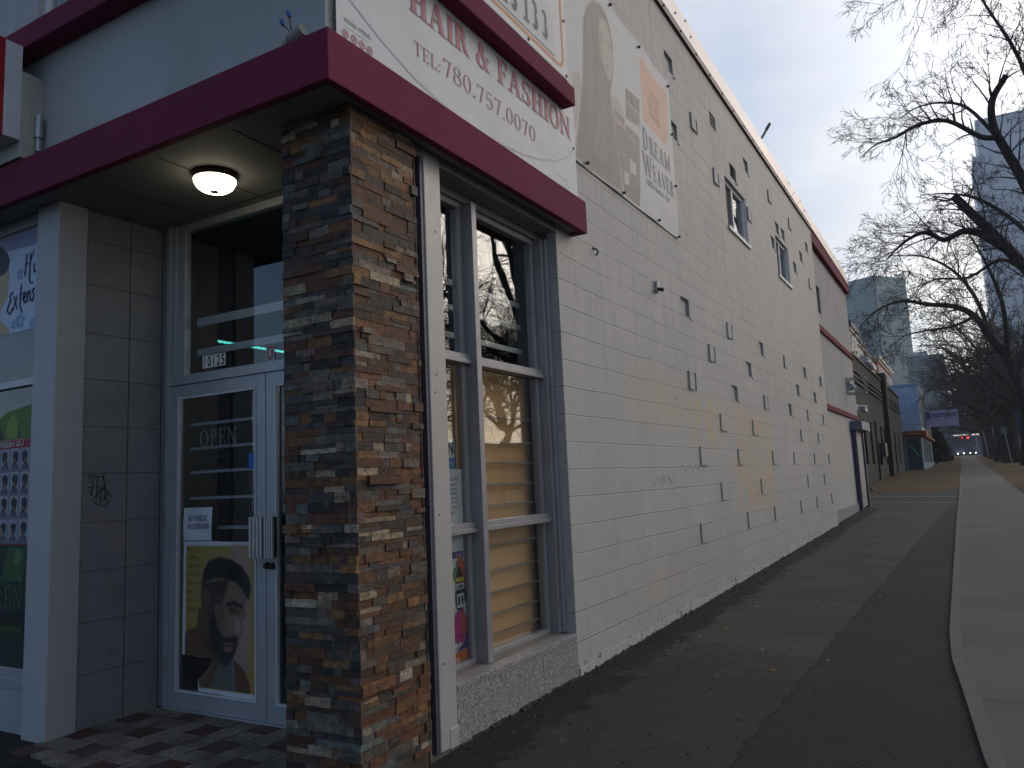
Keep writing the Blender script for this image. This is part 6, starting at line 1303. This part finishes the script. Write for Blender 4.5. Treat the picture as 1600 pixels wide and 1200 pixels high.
def tree(label, x, y, H, r, seed, limbs=None, mx=3, P=None, leaf=0, leafs=.06, lean=(0, 0), name='elm_tree', fork=.28, nl=7, group=None, spread=1.0, llen=.55):
    rng = np.random.default_rng(seed); Q = dict(BASEP); Q.update(P or {}); Q['tips'] = []; S = []; T = []
    root = thing(name, label, 'tree', (x, y, gz(y)), group)
    p = np.array([0, 0, -.2]); d = norm(np.array([lean[0], lean[1], 1.])); n = 7; hf = H*fork
    T.append((*p, *(p+np.array([0, 0, .6])), r*1.45, r*1.1, 0)); p = p+np.array([0, 0, .6])
    for i in range(n):
        d = norm(d+rng.normal(size=3)*.05); q = p+d*(hf/n); T.append((*p, *q, r*(1.1-.25*i/n), r*(1.1-.25*(i+1)/n), 0)); p = q
    if limbs is None:
        for k in range(nl):
            a = 2*math.pi*(k+rng.uniform(-.3, .3))/nl; el = rng.uniform(.55, 1.15) if k else 1.35
            dd = norm(np.array([math.cos(a)*math.cos(el)*spread, math.sin(a)*math.cos(el)*spread, math.sin(el)])); grow(S, p-d*rng.uniform(0, hf*.25), dd, H*llen*rng.uniform(.8, 1.15), r*.48, 0, mx, rng, Q)
    else:
        for pts, r0, r1, sub in limbs:      # pts relative to tree root
            pts = [np.array(a, float) for a in pts]; q_ = [2*pts[0]-pts[1]]+pts+[2*pts[-1]-pts[-2]]; sm_ = []
            for i in range(1, len(q_)-2):       # smooth the limb
                for tt in (0, .25, .5, .75): sm_.append(.5*((2*q_[i])+(q_[i+1]-q_[i-1])*tt+(2*q_[i-1]-5*q_[i]+4*q_[i+1]-q_[i+2])*tt**2+(3*q_[i]-q_[i-1]-3*q_[i+1]+q_[i+2])*tt**3))
            pts = sm_+[pts[-1]]; m = len(pts)-1
            for i in range(m):
                a, b = pts[i], pts[i+1]; ra = r0+(r1-r0)*i/m; rb = r0+(r1-r0)*(i+1)/m; k = max(1, int(np.linalg.norm(b-a)/.55))
                for j in range(k):
                    s0, s1 = a+(b-a)*j/k, a+(b-a)*(j+1)/k; jt = rng.normal(size=3)*.03; S.append((*s0, *(s1), ra+(rb-ra)*j/k, ra+(rb-ra)*(j+1)/k, 0))
                    if sub and i > 2 and rng.random() < min(1, np.linalg.norm(b-a)/k/.5):
                        for _ in range(2 if rng.random() < sub else 1):
                            dm = norm(b-a); aa = rng.uniform(.5, 1.2); dd = norm(dm*math.cos(aa)+perp(dm, rng)*math.sin(aa)+np.array([0, 0, .1])); grow(S, s1, dd, Q.get('sublen', 3.2)*rng.uniform(.35, 1.1), max(min(rb*.45, .045), .010), 1, mx, rng, Q)
    big = [s for s in S if s[6] > r*.16 and s[8] == 0]; sm = [s for s in S if not (s[6] > r*.16 and s[8] == 0)]
    tv, tf = tubes(T+big, 9); me = fast_mesh('trunk', [(tv, tf, 0)], [M_bark]); me.polygons.foreach_set('use_smooth', [True]*len(me.polygons)); o = bpy.data.objects.new('trunk', me); C.objects.link(o); o.parent = root
    mid = [s for s in sm if s[6] > .03]; fin = [s for s in sm if s[6] <= .03]; parts = []
    if mid: parts.append((*tubes(mid, 5), 0))
    if fin: parts.append((*tubes(fin, 3), 0))
    if leaf: parts.append((*leaves([t for t in Q['tips'] if rng.random() < .7], rng, leaf, leafs), 1))
    me = fast_mesh('crown', parts, [M_twig, M_leaf]); o = bpy.data.objects.new('crown', me); C.objects.link(o); o.parent = root
    return root
FINE = dict(rmin=.0055, seg=[.85, .5, .32, .22, .18])
# near tree out of frame to the right: its hanging twigs enter at the top, and the shop window mirrors it
L0 = [([(0, 0, 4), (.5, 0, 8), (.5, -.3, 11.5), (-.4, -.5, 13.8), (-1.6, -.4, 14.6), (-2.8, -.3, 14.1), (-3.8, -.3, 13.1), (-4.6, -.2, 12.1)], .18, .012, .9),
 ([(0, 0, 5), (.5, -1, 9), (0, -2, 12.5), (-.6, -2.5, 14.0)], .12, .03, 1.3), ([(0, 0, 4.5), (1.5, .5, 8), (2.5, 1, 12), (2.5, 1, 14)], .13, .03, 1.3),
 ([(0, 0, 5), (.6, 1.5, 10), (.4, 2.4, 13.6), (-.6, 3, 15), (-1.6, 3.2, 15), (-2.6, 3.2, 13.9)], .15, .015, .9), ([(0, 0, 4), (.8, -1.5, 5.5), (2, -3, 7.0), (3, -4.5, 8.5), (3.4, -5.5, 9)], .085, .02, 1.9), ([(.2, -.4, 4.2), (1.6, -1.4, 5.4), (3.6, -2.6, 6.2), (5, -3.6, 7)], .075, .02, 1.9), ([(.4, -1, 8.5), (1.4, -2.6, 9.4), (2.4, -4.4, 10.5)], .07, .02, 1.8), ([(0, -.3, 3.6), (1.2, -2.0, 4.2), (2.6, -4, 4.8), (3.4, -5.4, 5.6)], .06, .02, 1.9)]
tree('bare street tree whose hanging twigs enter at the top right corner', 4.9, 19.5, 15, .34, 11, limbs=L0, P={**FINE, 'kids': [1.8, 1.6, 1.4, 1.1], 'sublen': 2.3, 'trop': [.02, -.03, -.05, -.05, -.05]}, mx=4, fork=.30)
tree('bare tree on the far side of the road, mirrored in the shop window', 15.5, 35, 12, .22, 31, P={**FINE, 'rmin': .012, 'kids': [1.8, 1.6, 1.4, 1.2]}, mx=3, fork=.3, nl=9, llen=.55)
tree('second bare tree across the road, mirrored at the left of the shop window', 15.8, 28, 12, .22, 32, P={**FINE, 'rmin': .012, 'kids': [1.8, 1.6, 1.4, 1.2]}, mx=3, fork=.3, nl=9, llen=.55)
# the tree with the two cut limbs
y0 = 38; g0 = gz(38)
def rel(x, z, dy=0): return (x-4.2, dy, z-g0)
LB = [([(0, 0, 4.2), rel(3.55, 8.0, .3), rel(2.775, 9.6, .4), rel(1.9, 11.1, .5), rel(1.1, 12.3, .4), rel(.674, 12.95, .3)], .26, .17, .9),
 ([rel(2.3, 10.3, .4), rel(1.424, 11.1, .2), rel(.8, 11.25, 0), rel(.1, 10.95, -.3), rel(-.5, 11.35, -.5), rel(-1.1, 11.2, -.7), rel(-1.7, 10.8, -.8), rel(-2.2, 10.3, -.9)], .17, .03, 1.6),
 ([(0, 0, 4.6), rel(4.0, 9.5, .6), rel(3.7, 11.5, .8), rel(3.254, 13.3, .9), rel(2.75, 14.8, .8), rel(2.45, 15.8, .7), rel(2.5, 16.9, .5), rel(3.1, 17.8, .4)], .27, .12, 1.0),
 ([rel(2.5, 15.3, .7), rel(1.9, 15.35, .3), rel(.738, 16.2, -.2), rel(-.4, 16.2, -.5), rel(-1.3, 15.8, -.7), rel(-2.1, 15.6, -.9), rel(-2.8, 15.1, -1.0)], .13, .02, 1.9),
 ([rel(2.6, 15.2, .7), rel(1.6, 17.2, 1.4), rel(.6, 18.0, 2.0), rel(-.4, 18.2, 2.4), rel(-1.2, 17.9, 2.6)], .09, .02, 1.6),
 ([rel(3.7, 11.5, .8), rel(4.4, 14.5, 1.8), rel(4.6, 17.5, 2.2), rel(4.3, 20.5, 2.0)], .16, .03, 1.3),
 ([rel(3.4, 13.0, .9), rel(4.0, 15.5, .2), rel(3.5, 18.0, -.8), rel(2.6, 20.5, -1.0), rel(2.2, 21.8, -1.2)], .12, .03, 1.4),
 ([rel(2.9, 9.3, .4), rel(2.0, 9.6, -.8), rel(.8, 8.9, -1.6), rel(-.4, 8.9, -2.2), rel(-1.2, 8.4, -2.4)], .09, .02, 1.5),
 ([rel(3.9, 8.6, .4), rel(5.2, 11, -1), rel(6.5, 14, -1.5), rel(7, 17, -1)], .18, .04, 1.2),
 ([rel(3.9, 9.6, .6), rel(3.0, 12.0, 3), rel(1.8, 13.8, 4.5), rel(.6, 14.6, 5.2), rel(-.6, 14.9, 5.5)], .13, .02, 1.6)]
tree('bare leaning tree with two sawn-off limbs and long arching branches against the sky', 4.2, 38, 18, .42, 5, limbs=LB, mx=4, P={**FINE, 'sublen': 2.2, 'kids': [1.7, 1.6, 1.35, 1.1], 'rmin': .0090, 'trop': [.03, -.02, -.035, -.03, -.03]}, fork=.22)
# leafy tree: low crown that still holds withered leaves
y0 = 60; g1 = gz(60)
def rl2(x, z, dy=0): return (x-3.9, dy, z-g1)
LC_ = [([(-.1, 0, 3.0), rl2(3.3, 6.6, 0), rl2(2.9, 8.2, .1), rl2(2.231, 9.4, .2), rl2(1.42, 11.1, .2), rl2(.3, 11.9, 0), rl2(-1.2, 12.2, -.4), rl2(-2.8, 12.6, -.8), rl2(-4.4, 12.1, -1.2), rl2(-5.6, 11.0, -1.4)], .36, .03, 1.7),
 ([rl2(2.3, 9.3, .2), rl2(1.6, 12.5, 1), rl2(.4, 14.8, 1.6), rl2(-1.4, 16.2, 2), rl2(-3.6, 16.6, 2)], .16, .03, 1.7),
 ([rl2(3.0, 8.0, .1), rl2(3.0, 11.5, -1), rl2(2.2, 14.5, -2), rl2(1.2, 17.0, -2.4)], .18, .03, 1.5),
 ([rl2(1.42, 11.1, .2), rl2(.2, 10.4, -1.2), rl2(-1.3, 10.2, -2), rl2(-2.6, 10.0, -2.4), rl2(-3.4, 9.5, -2.5)], .12, .02, 1.2),
 ([rl2(2.7, 8.6, .1), rl2(1.4, 8.6, 1.5), rl2(.4, 8.4, 2.5)], .10, .03, 1.3),
 ([rl2(3.3, 6.8, 0), rl2(4.6, 10, 1), rl2(5.2, 14, 1.4), rl2(5.0, 18, 1.4)], .22, .04, 1.4)]
tree('leaning tree with withered brown leaves still on its low left branches', 3.9, 60, 18, .50, 7, limbs=LC_, mx=3, P={**FINE, 'sublen': 2.8, 'rmin': .012, 'kids': [1.6, 1.5, 1.35, 1.2]}, fork=.17, leaf=3, leafs=.075)
SPEC = [(4.3, 76, 17, .45, 'C'), (3.95, 92, 18, .72, 'A'), (3.4, 104, 18, .65, 'B'), (3.9, 118, 18, .58, 'C'), (3.6, 132, 18, .55, 'A'), (3.8, 148, 18, .5, 'B'), (3.3, 164, 17, .5, 'C'), (3.6, 184, 17, .5, 'A')]
LAB = ['bare tree directly behind the one with withered leaves', 'thick trunked bare tree behind the leaning pale post', 'bare tree pressed against the left of the thickest trunk', 'bare tree fourth in the far row along the boulevard', 'bare tree standing mid-way down the far row', 'bare tree behind the thin leaning post', 'slender bare tree near the end of the far row', 'last bare tree at the far end of the boulevard row']
proto = {}
for i, (x, y, H, r, k) in enumerate(SPEC):
    if k not in proto:
        proto[k] = tree(LAB[i], x, y, H, r, 40+ord(k), mx=3, P=dict(rmin=.024, kids=[1.8, 1.6, 1.4, 1.1], seg=[1.1, .8, .55, .4]), fork=.27, nl=9, spread=1.05, llen=.47, leaf=1 if k == 'C' else 0, leafs=.07, group='bare trees along the boulevard'); root = proto[k]
    else:
        root = copy_tree(proto[k]); root.location = (x, y, gz(y)); root.rotation_euler = (0, 0, i*1.7); s = H/18; root.scale = (s, s, s*1.02); root['label'] = LAB[i]
for i, (x, y, lb) in enumerate([(-9, 128, 'bare tree behind the projecting sign, left of the walkway'), (-7.5, 150, 'bare tree beyond the blue building, farther left of the walkway')]):
    root = copy_tree(proto['B']); root.location = (x, y, gz(y)); root.rotation_euler = (0, 0, 2+i*2.1); root.scale = (.75, .75, .75); root['label'] = lb
# dark conifers left of the walkway
def conifer(label, x, y, H, W, seed):
    rng = np.random.default_rng(seed); root = thing('spruce_tree', label, 'tree', (x, y, gz(y)), 'dark spruces left of the walkway'); V = []
    for i in range(2600):
        h = rng.uniform(.06, 1); a = rng.uniform(0, 6.283); rr_ = W*(1-h*.85)*math.sqrt(rng.uniform(.15, 1))*(1+.18*math.sin(a*5+h*20)); c = np.array([rr_*math.cos(a), rr_*math.sin(a), h*H]); o = norm(np.array([math.cos(a), math.sin(a), -.35])); b = perp(o, rng); w_ = .22
        V += [c-o*w_*1.5, c-b*w_*.5, c+o*w_*1.5, c+b*w_*.5]
    V = np.array(V); me = fast_mesh('crown', [(V, np.arange(len(V)).reshape(-1, 4), 0)], [mat('spruce_needles', (.018, .024, .02), .9, 0, .3, 2)]); o = bpy.data.objects.new('crown', me); C.objects.link(o); o.parent = root
    t_ = MB(); t_.tube((x, y, gz(y)-.1), (x, y, gz(y)+H*.95), .16, .03, 8); t_.build('trunk', M_bark, root)
conifer('nearest dark spruce just past the blue building under the projecting sign', -3.6, 103, 5.4, 1.5, 1); conifer('second dark spruce right behind the nearest one', -3.3, 112, 5.0, 1.6, 2); conifer('smallest dark spruce farthest along the lawn edge', -3.0, 124, 4.2, 1.5, 3)

# ================================================================ buildings across the street (seen mirrored in the shop glass)
oc = thing('opposite_shop', 'low brown shop across the road, seen mirrored in the shop window', 'building', (32, 40, 0)); MB().box(30, 45, 10, 95, -.2, 4.4).build('wall', mat('opposite_brown', (.13, .10, .08), .8, 0, .2, .2), oc); MB().box(29.6, 45, 9.6, 95.4, 4.41, 4.8).build('roof', M_cn, oc)
for k in range(9): MB().box(29.95, 29.99, 14+k*9, 20+k*9, .8, 3.2).build('window', mat('side_glass', (.12, .15, .18), .2), oc)

# ================================================================ haze: thin winter air
hm = bpy.data.materials.new('thin_haze'); hm.use_nodes = True; ht = hm.node_tree; ht.nodes.clear()
ho = ht.nodes.new('ShaderNodeOutputMaterial'); hv = ht.nodes.new('ShaderNodeVolumePrincipled'); hv.inputs['Density'].default_value = .0005
hv.inputs['Color'].default_value = (.86, .89, .94, 1); hv.inputs['Anisotropy'].default_value = .2; ht.links.new(hv.outputs[0], ho.inputs['Volume'])
hb = MB().box(-425, 425, -65, 645, -2.2, 170).build('haze', hm, kind='stuff')
